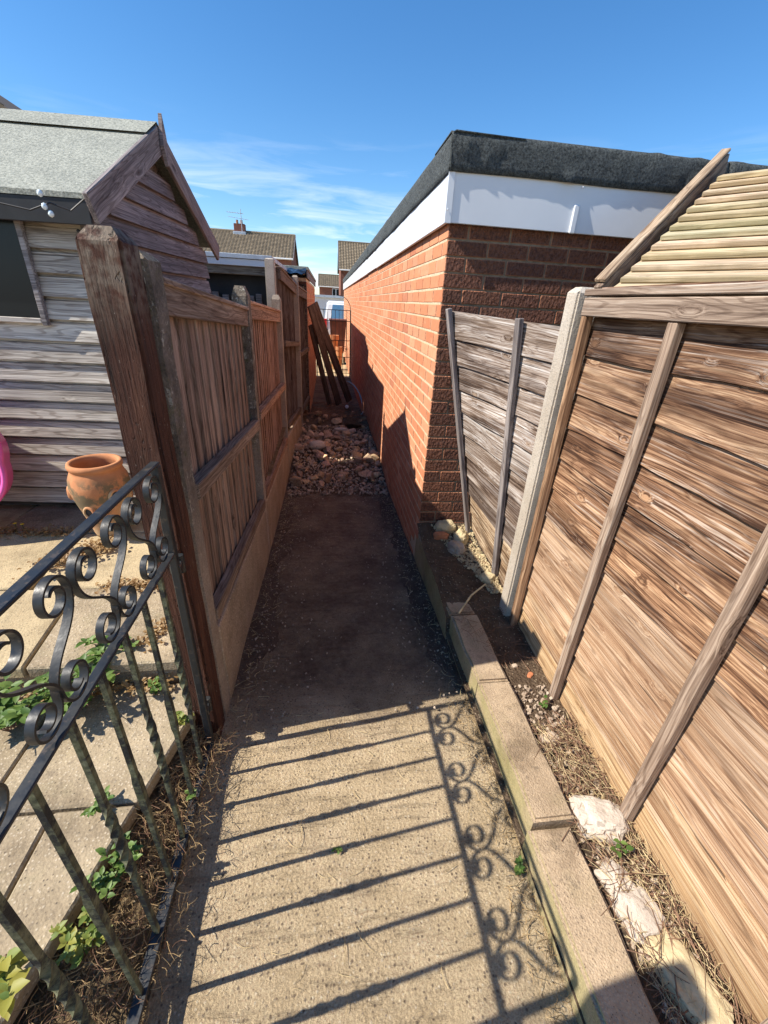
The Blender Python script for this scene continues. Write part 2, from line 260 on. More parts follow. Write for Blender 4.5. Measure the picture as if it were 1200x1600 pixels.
def leaf(name, a, b):
    g = G(name, .5, .4); g.col(g.mix(g.attr('tint'), a, b)); g.b.inputs['Transmission Weight'].default_value = 0
    tr = g.n('ShaderNodeBsdfTranslucent'); g.put(tr.inputs[0], g.mix(g.attr('tint'), tuple(q * 1.3 for q in a), tuple(q * 1.3 for q in b)))
    mx = g.n('ShaderNodeMixShader'); mx.inputs[0].default_value = .35; o = g.t.nodes['Material Output']
    g.t.links.new(g.b.outputs[0], mx.inputs[1]); g.t.links.new(tr.outputs[0], mx.inputs[2]); g.t.links.new(mx.outputs[0], o.inputs[0]); return g.m
MAT['leaf'] = leaf('weedleaf', (.075, .15, .032), (.19, .28, .065)); MAT['leafyel'] = leaf('yellowleaf', (.14, .22, .05), (.36, .33, .06)); MAT['leafdry'] = leaf('dryleaf', (.26, .15, .06), (.44, .30, .14))
def tilemat():
    g = G('rooftile', .9, .2); g.col(g.ramp(g.math('ADD', g.math('MULTIPLY', g.rnd(), .5), g.math('MULTIPLY', g.attr('tint'), .5)), [(0, (.15, .12, .085)), (.5, (.22, .175, .12)), (1, (.29, .235, .165))])); return g.m
MAT['tile'] = tilemat(); MAT['tilegap'] = flat('tileshade', (.07, .055, .045), .9)
MAT['housebrick'] = (lambda g: (g.col(g.ramp(g.noise(g.obj(False), 3, 5., .7), [(.3, (.17, .07, .05)), (.7, (.26, .115, .08))])), g.m)[1])(G('housebrick', .9, .2))

# ---------------------------------------------------------------- mesh helpers
def link(name, me, mat, parent=None, M=None, color=None, smooth=False):
    o = bpy.data.objects.new(name, me); COL.objects.link(o)
    if mat and not me.materials: me.materials.append(MAT[mat] if isinstance(mat, str) else mat)
    M = M or Matrix.Identity(4)
    if parent:
        o.parent = parent; q = parent; P = Matrix.Identity(4)
        while q: P = q.matrix_basis @ P; q = q.parent
        M = P.inverted() @ M
    o.matrix_basis = M
    if color: o.color = (*color, 1)
    if smooth:
        for p in me.polygons: p.use_smooth = True
    return o
def tag(o, label=None, cat=None, group=None, kind=None):
    if label: o['label'] = label
    if cat: o['category'] = cat
    if group: o['group'] = group
    if kind: o['kind'] = kind
    return o
def thing(name, loc, label, cat, group=None):
    o = bpy.data.objects.new(name, None); COL.objects.link(o); o.location = loc; o.empty_display_size = .1
    o.matrix_basis = Matrix.Translation(loc); return tag(o, label, cat, group)
def mesh(name, v, f):
    me = bpy.data.meshes.new(name); me.from_pydata([tuple(q) for q in v], [], f); me.update(); return me
_cache = {}
def box(sx, sy, sz, bev=0., name='box'):
    k = (round(sx, 4), round(sy, 4), round(sz, 4), bev)
    if k in _cache: return _cache[k]
    bm = bmesh.new(); bmesh.ops.create_cube(bm, size=1)
    for v in bm.verts: v.co = Vector((v.co.x * sx, v.co.y * sy, v.co.z * sz))
    if bev: bmesh.ops.bevel(bm, geom=bm.edges[:], offset=bev, segments=1, profile=.5, affect='EDGES')
    me = bpy.data.meshes.new(name); bm.to_mesh(me); bm.free(); _cache[k] = me; return me
def fresh(me): return me.copy()
def T(x, y, z): return Matrix.Translation((x, y, z))
def frame(a, b, up=(0, 0, 1)):
    a, b = Vector(a), Vector(b); x = (b - a).normalized(); u = Vector(up)
    y = u.cross(x); y = y.normalized() if y.length > 1e-4 else Vector((0, 1, 0)); z = x.cross(y); c = (a + b) / 2
    return Matrix(((x.x, y.x, z.x, c.x), (x.y, y.y, z.y, c.y), (x.z, y.z, z.z, c.z), (0, 0, 0, 1)))
def bar(name, a, b, w, t, mat, parent=None, up=(0, 0, 1), bev=.003, color=None):
    """A board from a to b; w across (local Y), t along the up side (local Z); grain runs along it."""
    L = (Vector(b) - Vector(a)).length
    m = box(L, w, t, bev); me = fresh(m) if m.materials and m.materials[0] != MAT[mat] else m
    return link(name, me, mat, parent, frame(a, b, up), color)
def bx(name, x0, x1, y0, y1, z0, z1, mat, parent=None, bev=.003, color=None):
    m = fresh(box(abs(x1 - x0), abs(y1 - y0), abs(z1 - z0), bev)); m.materials.clear()
    return link(name, m, mat, parent, T((x0 + x1) / 2, (y0 + y1) / 2, (z0 + z1) / 2), color)
def grid(name, x0, x1, y0, y1, nx, ny, fz, mat):
    v = [(x0 + (x1 - x0) * i / nx, y0 + (y1 - y0) * j / ny, fz(x0 + (x1 - x0) * i / nx, y0 + (y1 - y0) * j / ny)) for j in range(ny + 1) for i in range(nx + 1)]
    f = [(j * (nx + 1) + i, j * (nx + 1) + i + 1, (j + 1) * (nx + 1) + i + 1, (j + 1) * (nx + 1) + i) for j in range(ny) for i in range(nx)]
    return link(name, mesh(name, v, f), mat, smooth=True)
def lathe(prof, n=28, name='lathe'):
    v = [(r * math.cos(2 * math.pi * i / n), r * math.sin(2 * math.pi * i / n), z) for r, z in prof for i in range(n)]
    f = [(j * n + i, j * n + (i + 1) % n, (j + 1) * n + (i + 1) % n, (j + 1) * n + i) for j in range(len(prof) - 1) for i in range(n)]
    return mesh(name, v, f)
def tube(pts, r, n=6, name='tube'):
    pts = [Vector(p) for p in pts]; v = []; f = []
    for i, p in enumerate(pts):
        d = (pts[min(i + 1, len(pts) - 1)] - pts[max(i - 1, 0)]).normalized()
        a = d.cross(Vector((.31, .17, .93))).normalized(); b = d.cross(a); rr = r[i] if isinstance(r, list) else r
        v += [p + a * rr * math.cos(2 * math.pi * k / n) + b * rr * math.sin(2 * math.pi * k / n) for k in range(n)]
    for i in range(len(pts) - 1): f += [(i * n + k, i * n + (k + 1) % n, (i + 1) * n + (k + 1) % n, (i + 1) * n + k) for k in range(n)]
    f += [tuple(range(n))[::-1], tuple(range((len(pts) - 1) * n, len(pts) * n))]
    return mesh(name, v, f)
def sweep(path, w, t, name='scroll'):
    """path: points (u, v) in the plane Y-Z; a flat bar w wide along X and t thick."""
    v, f = [], []; P = [Vector((0, a, b)) for a, b in path]
    for i, p in enumerate(P):
        d = (P[min(i + 1, len(P) - 1)] - P[max(i - 1, 0)]).normalized(); nrm = Vector((0, -d.z, d.y))
        for sx, sn in ((-1, -1), (1, -1), (1, 1), (-1, 1)): v.append(p + Vector((sx * w / 2, 0, 0)) + nrm * sn * t / 2)
    for i in range(len(P) - 1): f += [(i * 4 + k, i * 4 + (k + 1) % 4, i * 4 + 4 + (k + 1) % 4, i * 4 + 4 + k) for k in range(4)]
    f += [(3, 2, 1, 0), tuple(range(len(v) - 4, len(v)))]
    return mesh(name, v, f)
def hull(seed, n=16, s=(1, 1, 1), flat=.0):
    rr = random.Random(seed); bm = bmesh.new()
    for i in range(n):
        d = Vector((rr.gauss(0, 1), rr.gauss(0, 1), rr.gauss(0, 1))).normalized() * rr.uniform(.36, .5)
        bm.verts.new((d.x * s[0], d.y * s[1], d.z * s[2]))
    bmesh.ops.convex_hull(bm, input=bm.verts[:], use_existing_faces=False)
    bmesh.ops.delete(bm, geom=[v for v in bm.verts if not v.link_faces], context='VERTS')
    me = bpy.data.meshes.new('stone'); bm.to_mesh(me); bm.free(); return me
def lumpmesh(seed, s, sub=3, amp=.22, fr=1.7):
    bm = bmesh.new(); bmesh.ops.create_icosphere(bm, subdivisions=sub, radius=.5)
    for v in bm.verts:
        k = 1 + amp * noise.noise(v.co * fr * 2 + Vector((seed * 3.1, seed, 0))) * 1.6 + amp * .55 * noise.noise(v.co * fr * 6 + Vector((seed, 0, seed)))
        q = v.co * k; q = Vector([math.copysign(abs(c * 2) ** .72 / 2, c) for c in q]); v.co = Vector((q.x * s[0], q.y * s[1], q.z * s[2]))
    me = bpy.data.meshes.new('lump'); bm.to_mesh(me); bm.free(); return me
def settint(me, per):
    a = me.attributes.new('tint', 'FLOAT', 'FACE'); a.data.foreach_set('value', per)

# ---------------------------------------------------------------- ground levels
def pathz(y):
    pts = ((-30, .0), (1.1, 0), (2.6, -.10), (4.5, -.21), (7, -.27), (12, -.33), (16, -.37), (400, -.37))
    for (a, za), (b, zb) in zip(pts, pts[1:]):
        if y <= b: return za + (zb - za) * (y - a) / (b - a)
    return -.37
def nz(x, y, f, a): return a * noise.noise(Vector((x * f, y * f, 3.7)))
def gridx(name, xs, ys, fz, mat, kind='structure'):
    v = [(x, y, fz(x, y)) for y in ys for x in xs]; n = len(xs)
    f = [(j * n + i, j * n + i + 1, (j + 1) * n + i + 1, (j + 1) * n + i) for j in range(len(ys) - 1) for i in range(n - 1)]
    return tag(link(name, mesh(name, v, f), mat, smooth=True), kind=kind)
def lin(a, b, n): return [a + (b - a) * i / n for i in range(n + 1)]
gr = gridx('ground', lin(-300, 300, 40), lin(-300, 500, 40), lambda x, y: -.62 if y < 14 else -.45, 'slabsand')
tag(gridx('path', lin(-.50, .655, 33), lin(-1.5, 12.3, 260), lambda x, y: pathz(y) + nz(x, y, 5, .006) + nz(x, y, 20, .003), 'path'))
tag(gridx('far_yard', lin(-6, 8, 14), lin(12.3, 60, 24), lambda x, y: -.37 + nz(x, y, 2, .004), 'slabsand'))
# loose soil banked along both edges of the path
def edgesoil(name, xa, xb, ya, yb, h, side):
    def fz(x, y):
        k = (x - xa) / (xb - xa); k = 1 - k if side < 0 else k
        e = noise.noise(Vector((y * 3.1, side, 0))) * .35
        return pathz(y) - .012 + h * max(0, k + e) ** 1.4 * max(.0, min(1, (y - ya) / .45)) - .02 * max(0, 1 - (y - ya) / .25) + nz(x, y, 28, .004) + nz(x, y, 70, .003)
    return gridx(name, lin(xa, xb, 14), lin(ya, yb, int((yb - ya) * 26)), fz, 'darksoil')
edgesoil('soil_edge', -.475, -.20, 1.16, 7.0, .040, -1); edgesoil('soil_verge', .36, .66, 1.05, 7.0, .035, 1)
def bedz(x, y):
    b = .125 + .02 * noise.noise(Vector((x * 4, y * 3, 0))) + .008 * noise.noise(Vector((x * 25, y * 25, 1)))
    return b + max(0, min(1, (y - 1.45) / .5)) * .052 + max(0, (y - 2.25)) * .22
gridx('bed_soil', lin(.60, 1.04, 26), lin(-.7, 2.50, 150), lambda x, y: bedz(x, y) if x > .735 or y > 1.62 + .1 * noise.noise(Vector((x * 9, 0, 0))) else .05, 'soil')
gridx('neighbour_ground', lin(1.04, 6, 8), lin(-1.5, 2.5, 6), lambda x, y: .12, 'garden')
# garden behind the gate: two levels of paving on soil, and a soil trough behind the gate
def ex(y): return -.500 - .252 * (1.17 - y)
def upz(y): return .29 + .115 * max(0, min(1, (y - 1.30) / .8))
def gz(x, y):
    lo = .04 + .06 * max(0, min(1, (-.45 - x) / .10)) + nz(x, y, 9, .02) + nz(x, y, 30, .009)
    if y > 1.32: return upz(y) - .045 + nz(x, y, 3, .008)
    return lo if x > ex(y) - .03 else .115
gridx('garden_soil', lin(-7, -1.2, 20) + lin(-1.15, -.44, 44), lin(-1.2, 1.31, 96) + lin(1.33, 5.0, 40), gz, 'garden')

# ---------------------------------------------------------------- paving slabs
lowp = tag(bpy.data.objects.new('patio', None), kind='structure'); COL.objects.link(lowp)
def slab(p, poly, th, zf, mat, bev=.006):
    bm = bmesh.new(); vs = [bm.verts.new((x, y, zf(y) - th)) for x, y in poly]; f = bm.faces.new(vs)
    r = bmesh.ops.extrude_face_region(bm, geom=[f]); bmesh.ops.translate(bm, verts=[q for q in r['geom'] if isinstance(q, bmesh.types.BMVert)], vec=(0, 0, th + random.uniform(-.005, .004)))
    bmesh.ops.recalc_face_normals(bm, faces=bm.faces[:]); bmesh.ops.bevel(bm, geom=bm.edges[:], offset=bev, segments=1, affect='EDGES')
    me = bpy.data.meshes.new('slab'); bm.to_mesh(me); bm.free()
    return link('paving_slab', me, mat, p)
ys = [1.285, .825, .365, -.095, -.555]
for j in range(4):
    a, b = ys[j + 1] + .006, ys[j] - .004
    xs = [None, -1.02 + (.2 if j % 2 else 0), -1.47 + (.2 if j % 2 else 0), -1.95, -2.4]
    for i in range(4):
        x1a, x1b = (ex(a), ex(b)) if i == 0 else (xs[i] - .004, xs[i] - .004)
        slab(lowp, [(xs[i + 1] + .004, a), (x1a, a), (x1b, b), (xs[i + 1] + .004, b)], .055, lambda y: .18, 'slab')
for j, (a, b) in enumerate(((1.285, 1.70), (1.71, 2.12), (2.13, 2.60))):
    for i in range(5):
        x1 = -.56 - .58 * i - (.0 if i == 0 else .2 * (j % 2)); x0 = -.56 - .58 * (i + 1) - .2 * (j % 2) + .01
        slab(lowp, [(x0, a), (x1, a), (x1, b), (x0, b)], .05, upz, 'slabsand' if (i + j) % 3 else 'slab')
bx('step_riser', -3, -.60, 1.305, 1.33, .1, .238, 'kerb', lowp)

# ---------------------------------------------------------------- kerb
kerb = tag(bpy.data.objects.new('kerb', None), kind='structure'); COL.objects.link(kerb)
def kerbstone(y0, y1, dx, z1, seed):
    bm = bmesh.new(); n = 10; L = y1 - y0
    bmesh.ops.create_cube(bm, size=1)
    for v in bm.verts: v.co = Vector((v.co.x * .138, v.co.y * L, v.co.z * .34))
    bmesh.ops.subdivide_edges(bm, edges=[e for e in bm.edges if abs((e.verts[0].co - e.verts[1].co).y) > .5 * L], cuts=n)
    bmesh.ops.bevel(bm, geom=[e for e in bm.edges if (e.verts[0].co.z > .1 and e.verts[1].co.z > .1)], offset=.009, segments=2, affect='EDGES')
    for v in bm.verts: v.co += Vector((noise.noise(v.co * 9 + Vector((seed, 0, 0))) * .006, noise.noise(v.co * 14 + Vector((seed, 2, 0))) * .004, noise.noise(v.co * 9 + Vector((seed, 5, 0))) * .005))
    me = bpy.data.meshes.new('kerb_stone'); bm.to_mesh(me); bm.free()
    return link('kerb_stone', me, 'kerb', kerb, T(.688 + dx, (y0 + y1) / 2, z1 - .17), smooth=False)
kerbstone(-.65, .655, -.012, .148, 1); kerbstone(.668, 1.205, .006, .166, 2); kerbstone(1.212, 1.64, .003, .160, 3); kerbstone(1.652, 2.55, -.002, .156, 4)

# ---------------------------------------------------------------- brick garage on the right
gar = thing('brick_garage', (2.0, 2.6, 0), 'long orange brick garage with white fascia and black felt flat roof on the right', 'garage')
GX, GY, CZ = .617, 2.505, .075
bx('wall', GX + .0028, 4.4, GY + .03, 18.0, -.45, 1.965, 'mortar', gar, 0); bx('wall', GX + .0033, 4.4, GY + .006, GY + .0295, -.45, 1.964, 'mortardark', gar, 0)
ind, far = [], []
Z0 = -.425
for c in range(32):
    z = Z0 + CZ * c + .0325; odd = c % 2
    if z > 1.94: break
    lx, ly = (.1025, .215) if odd else (.215, .1025)
    if z > .12: ind.append((0, GX + lx / 2, GY + ly / 2, z, lx, ly))
    if z > .12:
        x = GX + lx + .01
        while x < 4.2:
            (ind if x < 1.72 and not (x > 1.1 and z < 1.2) else far).append((9, x + .1075, GY + .05125, z, .215, .1025)); x += .225
    y = GY + ly + .01
    while y < 17.7:
        (ind if (y < 3.62 and z > -.1) else far).append((y, GX + .05125, y + .1075, z, .1025, .215)); y += .225
ind.sort(key=lambda q: q[0] if q[0] != 9 else 1); far += ind[300:]; ind = ind[:300]
for _, x, y, z, lx, ly in ind:
    link('brick', box(lx, ly, .065, .003), 'brick', gar, T(x + random.uniform(-.0008, .0012), y + random.uniform(-.0015, .0015), z + random.uniform(-.0012, .0012)) @ Matrix.Rotation(random.uniform(-.006, .006), 4, 'Z'))
v, f, tn = [], [], []
for _, x, y, z, lx, ly in far:
    b = len(v); h = (lx / 2, ly / 2, .0325)
    v += [(x + sx * h[0], y + sy * h[1], z + sz * h[2]) for sx in (-1, 1) for sy in (-1, 1) for sz in (-1, 1)]
    f += [(b, b + 1, b + 3, b + 2), (b, b + 4, b + 5, b + 1), (b + 1, b + 5, b + 7, b + 3), (b, b + 2, b + 6, b + 4), (b + 2, b + 3, b + 7, b + 6)]; tn += [random.random()] * 5
me = mesh('bricks', v, f); settint(me, tn); tag(link('brickwork', me, 'brickfar', gar), kind='stuff')
FB, FT = 1.958, 2.172
bx('fascia_board', .588, .606, 2.488, 5.9, FB, FT, 'upvc', gar, .002); bx('fascia_board', .591, .609, 5.906, 7.2, FB + .006, FT, 'render', gar, .002)
bx('fascia_board', .587, .605, 7.206, 18.0, FB, FT, 'upvc', gar, .002)
bx('fascia_board', .588, 4.4, 2.470, 2.487, FB, FT, 'upvc', gar, .002)
bx('corner_trim', .580, .612, 2.464, 2.4695, FB - .003, FT, 'upvc', gar, .001); bx('fascia_joint', 1.243, 1.272, 2.456, 2.4695, FB - .004, FB + .118, 'upvc', gar, .004)
for a in ((.59, 2.01), (1.258, 2.0), (1.268, 2.15)): link('nail', lathe([(.0, .0), (.004, .001), (.004, .004), (0, .006)], 8), 'upvc', gar, T(a[0], 2.463, a[1]) @ Matrix.Rotation(R(90), 4, 'X'))
def feltband(a, b, out, n, seed, parent):
    """Felt dressed over the roof edge: a profile with a rolled top swept along the edge, wrinkled."""
    a, b, out = Vector(a), Vector(b), Vector(out); prof = [(.0, .0), (.004, .03), (.007, .07), (.008, .105), (.007, .132), (.001, .146), (-.012, .153), (-.06, .152), (-.35, .148)]
    v, f = [], []; L = (b - a).length
    for i in range(n + 1):
        p = a.lerp(b, i / n); s = L * i / n
        for k, (o, z) in enumerate(prof):
            w = noise.noise(Vector((s * 3.2, z * 9, seed))) * .007 + max(0, noise.noise(Vector((s * 9 + z * 26, z * 12, seed)))) ** 2 * (.045 if abs(out.y) > .5 else .010)
            w2 = noise.noise(Vector((s * 1.3, 0, seed + 4))) * (.010 if abs(out.y) > .5 else .003)
            w *= 1 if z < .12 else .25
            lip = (.004 + .010 * noise.noise(Vector((s * 2.6, 1, seed)))) * max(0, 1 - z / .09) if abs(out.y) > .5 else 0
            v.append(p + out * (o + w + lip) + Vector((0, 0, z + (w2 if k < 2 else w * .6))))
    m = len(prof)
    for i in range(n):
        for k in range(m - 1): f.append((i * m + k, (i + 1) * m + k, (i + 1) * m + k + 1, i * m + k + 1))
    o = link('felt_edge', mesh('felt', v, f), 'felt', parent, smooth=True); o.modifiers.new('thick', 'SOLIDIFY').thickness = .006; return o
feltband((.575, 2.463, FT - .012), (2.02, 2.463, FT - .012), (0, -1, 0), 110, 1, gar); feltband((2.026, 2.459, FT - .010), (4.3, 2.459, FT - .010), (0, -1, 0), 60, 5, gar)
feltband((.582, 7.0, FT - .012), (.582, 2.455, FT - .012), (-1, 0, 0), 120, 2, gar); feltband((.580, 18.0, FT - .012), (.580, 7.01, FT - .012), (-1, 0, 0), 80, 8, gar)
bx('roof_deck', .615, 4.4, 2.50, 18.0, FT - .05, FT + .115, 'felt', gar, 0)

# ---------------------------------------------------------------- left fence
def topped(w, d, h, pk=.045, sub=True, seed=0):
    """A post with a weathered pyramid top; local X is vertical."""
    bm = bmesh.new(); bmesh.ops.create_cube(bm, size=1)
    for q in bm.verts: q.co = Vector(((q.co.x + .5) * h, q.co.y * w, q.co.z * d))
    top = [q for q in bm.faces if q.normal.x > .9]
    r = bmesh.ops.inset_region(bm, faces=top, thickness=min(w, d) * .33); 
    for q in top[0].verts: q.co.x += pk
    bmesh.ops.bevel(bm, geom=[e for e in bm.edges if abs(e.verts[0].co.x - e.verts[1].co.x) > .5 * h], offset=.008, segments=2, affect='EDGES')
    bmesh.ops.subdivide_edges(bm, edges=[e for e in bm.edges if abs(e.verts[0].co.x - e.verts[1].co.x) > .5 * h], cuts=14)
    for q in bm.verts: q.co += Vector((0, noise.noise(q.co * 7 + Vector((0, seed, 0))), noise.noise(q.co * 7 + Vector((0, 9, seed))))) * .004
    me = bpy.data.meshes.new('post'); bm.to_mesh(me); bm.free(); return me
UP = Matrix.Rotation(R(-90), 4, 'Y')                # local X -> world Z
def post(x, y, z0, top, w, d, mat, label, pk=.035, group='concrete posts of the left fence', name='fence_post', lean=(0, 0)):
    o = link(name, topped(d, w, top - z0 - pk, pk, seed=y), mat, None, T(x, y, z0) @ Matrix.Rotation(R(lean[0]), 4, 'X') @ Matrix.Rotation(R(lean[1]), 4, 'Y') @ UP)
    return tag(o, label, 'post', group)
post(-.484, 1.297, -.1, 1.665, .096, .100, 'lichen', 'lichen-spotted concrete fence post right behind the brown gate post', .02)
post(-.470, 2.655, -.25, 1.625, .085, .10, 'lichen', 'concrete post with a mossy pointed top, second along the left fence', .05)
post(-.475, 4.48, -.4, 1.60, .085, .10, 'conc', 'low concrete post before the tall post in the left fence', .04)
post(-.535, 4.66, -.4, 1.90, .090, .09, 'concwhite', 'tall pale square concrete post rising above the left fence', .008)
post(-.395, 5.98, -.4, 1.83, .075, .10, 'conc', 'narrow concrete post farthest along the left fence before the brick building', .02)
def closeboard(y0, y1, x0, x1, zt0, zt1, zb0, zb1, label, col, nb, grp=True, midf=.47):
    t = thing('board_fence', ((x0 + x1) / 2, (y0 + y1) / 2, (zb0 + zb1) / 2), label, 'fence panel', 'closeboard panels of the left fence')
    P = lambda k, s, dx=0.: Vector((x0 + (x1 - x0) * k + dx, y0 + (y1 - y0) * k, (zb0 + (zt0 - zb0) * s) * (1 - k) + (zb1 + (zt1 - zb1) * s) * k))
    L = y1 - y0; wd = L / nb
    for i in range(nb):
        k = (i + .5) / nb; a, b = P(k, .0, -.012), P(k, .985, -.012)
        g = random.uniform(.78, 1.12); c = tuple(q * g * 1.3 for q in col)
        m = mesh('featherboard', [(s * (b - a).length / 2, yy, zz) for s in (-1, 1) for yy, zz in ((-wd * .60, -.003), (wd * .60, -.003), (wd * .60, .014), (-wd * .60, .004))],
                 [(0, 1, 2, 3), (7, 6, 5, 4), (0, 4, 5, 1), (1, 5, 6, 2), (2, 6, 7, 3), (3, 7, 4, 0)])
        link('board', m, 'feather', t, T(random.uniform(-.002, .002), 0, 0) @ frame(a, b, (1, 0, 0)), c)
    br = tuple(q * 1.12 for q in col)
    tp = bar('top_rail', P(0, .965, .016), P(1, .965, .016), .030, .092, 'batten', t, color=br); 
    bar('cap', P(0, 1.0, .012), P(1, 1.0, .012), .058, .018, 'batten', t, color=tuple(q * 1.35 for q in br))
    bar('rail', P(0, midf, .026), P(1, midf, .026), .044, .058, 'batten', t, color=br)
    bar('rail', P(0, .025, .024), P(1, .025, .024), .040, .058, 'batten', t, color=br)
    return t
def gravelboard(y0, y1, x0, x1, za, zb, label, h=.46):
    bm = bmesh.new(); bmesh.ops.create_cube(bm, size=1)
    for q in bm.verts:
        k = q.co.y + .5; zt = za + (zb - za) * k; q.co = Vector((x0 + (x1 - x0) * k + q.co.x * .045, y0 + (y1 - y0) * k, zt if q.co.z > 0 else zt - h))
    bmesh.ops.bevel(bm, geom=bm.edges[:], offset=.005, segments=1, affect='EDGES')
    c = Vector((x0, y0, 0)); me = bpy.data.meshes.new('gravel_board'); bm.to_mesh(me); bm.free()
    return tag(link('gravel_board', me, 'gravelboard'), label, 'gravel board', 'gravel boards of the left fence')
closeboard(1.348, 2.600, -.476, -.464, 1.605, 1.515, .430, .315, 'weathered brown vertical-board fence panel beside the brown gate post', (.86, .83, .81), 13)
gravelboard(1.345, 2.605, -.456, -.449, .405, .29, 'pebbly concrete gravel board under the nearest left fence panel', .62)
closeboard(2.708, 4.425, -.468, -.472, 1.548, 1.462, .330, .190, 'reddish vertical-board fence panel between second and third post', (1.04, .88, .80), 18)
gravelboard(2.705, 4.43, -.449, -.455, .31, .165, 'pebbly concrete gravel board under the reddish fence panel', .62)
closeboard(4.71, 5.925, -.475, -.41, 1.835, 1.72, .26, .17, 'dark grey-brown taller fence panel past the tall concrete post', (.50, .48, .48), 13, midf=.57)
gravelboard(4.53, 5.93, -.455, -.395, .23, .13, 'concrete gravel board under the dark taller fence panel', .62)
closeboard(6.035, 7.30, -.40, -.345, 1.72, 1.67, .10, .05, 'dark fence panel that meets the left brick building', (.42, .40, .40), 13, midf=.5)

# ---------------------------------------------------------------- gate posts and iron gate
gp = link('gate_post', topped(.102, .098, 1.79, .03, seed=3), 'gatepost', None, T(-.483, 1.195, -.12) @ Matrix.Rotation(R(-.4), 4, 'Y') @ UP)
tag(gp, 'thick reddish-brown timber gate post with cracked weathered top', 'post')
for q in ((-.500, 1.17, .030, .014), (-.472, 1.185, .018, .012)):
    link('split', fresh(box(q[2], q[3], .02)), 'black', gp, T(q[0], q[1], 1.682))
gp2 = link('gate_post', topped(.10, .10, 1.62, .03, seed=5), 'gatepost', None, T(-.485, .105, -.12) @ UP)
tag(gp2, 'brown timber gate post just outside the lower left of the picture', 'post')
GXX = -.452
gate = thing('iron_gate', (GXX, .65, .07), 'black wrought iron garden gate with scrollwork top and twisted bars', 'gate')
zb, zm, zt = .085, .905, 1.180
bar('top_rail', (GXX, .195, zt), (GXX, 1.105, zt - .006), .023, .009, 'iron', gate, bev=.002)
bar('middle_rail', (GXX, .205, zm), (GXX, 1.095, zm - .004), .021, .008, 'iron', gate, bev=.002)
bar('bottom_rail', (GXX, .205, zb), (GXX, 1.095, zb - .02), .030, .010, 'iron', gate, bev=.002)
bar('stile', (GXX, .200, zb - .04), (GXX, .200, zt - .006), .022, .022, 'iron', gate, up=(0, 1, 0), bev=.002)
bar('stile', (GXX, 1.100, zb - .05), (GXX, 1.100, zt - .012), .022, .022, 'iron', gate, up=(0, 1, 0), bev=.002)
def twisted(L, a, t0, t1, turns):
    v, f = [], []; n = 180
    for i in range(n + 1):
        s = L * i / n; k = max(0, min(1, (s / L - t0) / (t1 - t0))); ang = R(45) + 2 * math.pi * turns * k
        b = a * (1.0 + .38 * min(1, 6 * k, 6 * (1 - k)) if 0 < k < 1 else 1.0)
        v += [(b * .7071 * math.cos(ang + j * math.pi / 2), b * .7071 * math.sin(ang + j * math.pi / 2), s) for j in range(4)]
    for i in range(n): f += [(i * 4 + j, i * 4 + (j + 1) % 4, i * 4 + 4 + (j + 1) % 4, i * 4 + 4 + j) for j in range(4)]
    f += [(3, 2, 1, 0), tuple(range(4 * n, 4 * n + 4))]
    return mesh('bar', v, f)
LB = zm - zb - .004; tw = twisted(LB, .0118, .34, .68, 1.5); pl = twisted(LB, .0118, .4, .6, 0)
for i in range(7):
    link('bar', pl if i % 2 else tw, 'ironmoss', gate, T(GXX, .99 - .11 * i, zb))
def spiral(c, r0, a0, a1, r1, n=64): return [(c[0] + (r0 + (r1 - r0) * (i / n) ** .8) * math.cos(R(a0 + (a1 - a0) * i / n)), c[1] + (r0 + (r1 - r0) * (i / n) ** .8) * math.sin(R(a0 + (a1 - a0) * i / n))) for i in range(n + 1)]
def bez(p, n=26): return [tuple(sum(cf * p[k][d] for k, cf in enumerate(((1 - t) ** 3, 3 * t * (1 - t) ** 2, 3 * t * t * (1 - t), t ** 3))) for d in (0, 1)) for t in [i / n for i in range(1, n)]]
sA = spiral((-.043, .047), .041, 0, -490, .017)[::-1]; sB = spiral((.062, .205), .042, 0, 495, .017)
PTH = sA + bez([(-.002, .047), (-.002, .13), (.104, .12), (.104, .205)]) + sB
def soft(me, deg=35):
    me.shade_smooth(); me.set_sharp_from_angle(angle=R(deg)); return me
scR = sweep(PTH, .0145, .0048); scL = sweep([(-a, b) for a, b in PTH], .0145, .0048)
soft(scR); soft(scL)
for i in range(4):
    for k, m in enumerate((scR, scL)): link('scroll', m, 'iron', gate, T(GXX + (.0015 if k else -.0015), .99 - .22 * i, zm + .006), smooth=False)
lt = bar('latch', (GXX, .195, .93), (GXX, .13, .93), .02, .03, 'iron', gate); 
for z in (.84, .22):
    bar('hinge', (GXX, 1.095, z), (GXX - .005, 1.155, z), .03, .028, 'iron', gate)
    link('hinge_pin', tube([(GXX + .004, 1.135, z - .03), (GXX + .004, 1.135, z + .03)], .011, 8), 'iron', gate)

# ---------------------------------------------------------------- right fence
def lapboard(y0, y1, h, seed, tilt=.013):
    """Waney-edged board along local X (length), Y up, Z proud; lower edge wavy."""
    n = 26; L = abs(y1 - y0); v = []
    for i in range(n + 1):
        x = -L / 2 + L * i / n; w = .010 * noise.noise(Vector((x * 2.2, seed * 3.3, 0))) + .005 * noise.noise(Vector((x * 7, seed * 3.3, 4)))
        up = .004 * noise.noise(Vector((x * 3, seed, 9)))
        bow = .004 * noise.noise(Vector((x * 2, seed * 1.7, 2)))
        v += [(x, -h / 2 + w, tilt + bow), (x, h / 2 + up, .0), (x, h / 2 + up, -.006), (x, -h / 2 + w, tilt - .008 + bow)]
    f = []
    for i in range(n): f += [(i * 4 + k, i * 4 + (k + 1) % 4, i * 4 + 4 + (k + 1) % 4, i * 4 + 4 + k) for k in range(4)]
    f += [(3, 2, 1, 0), tuple(range(4 * n, 4 * n + 4))]
    return mesh('lapboard', v, f)
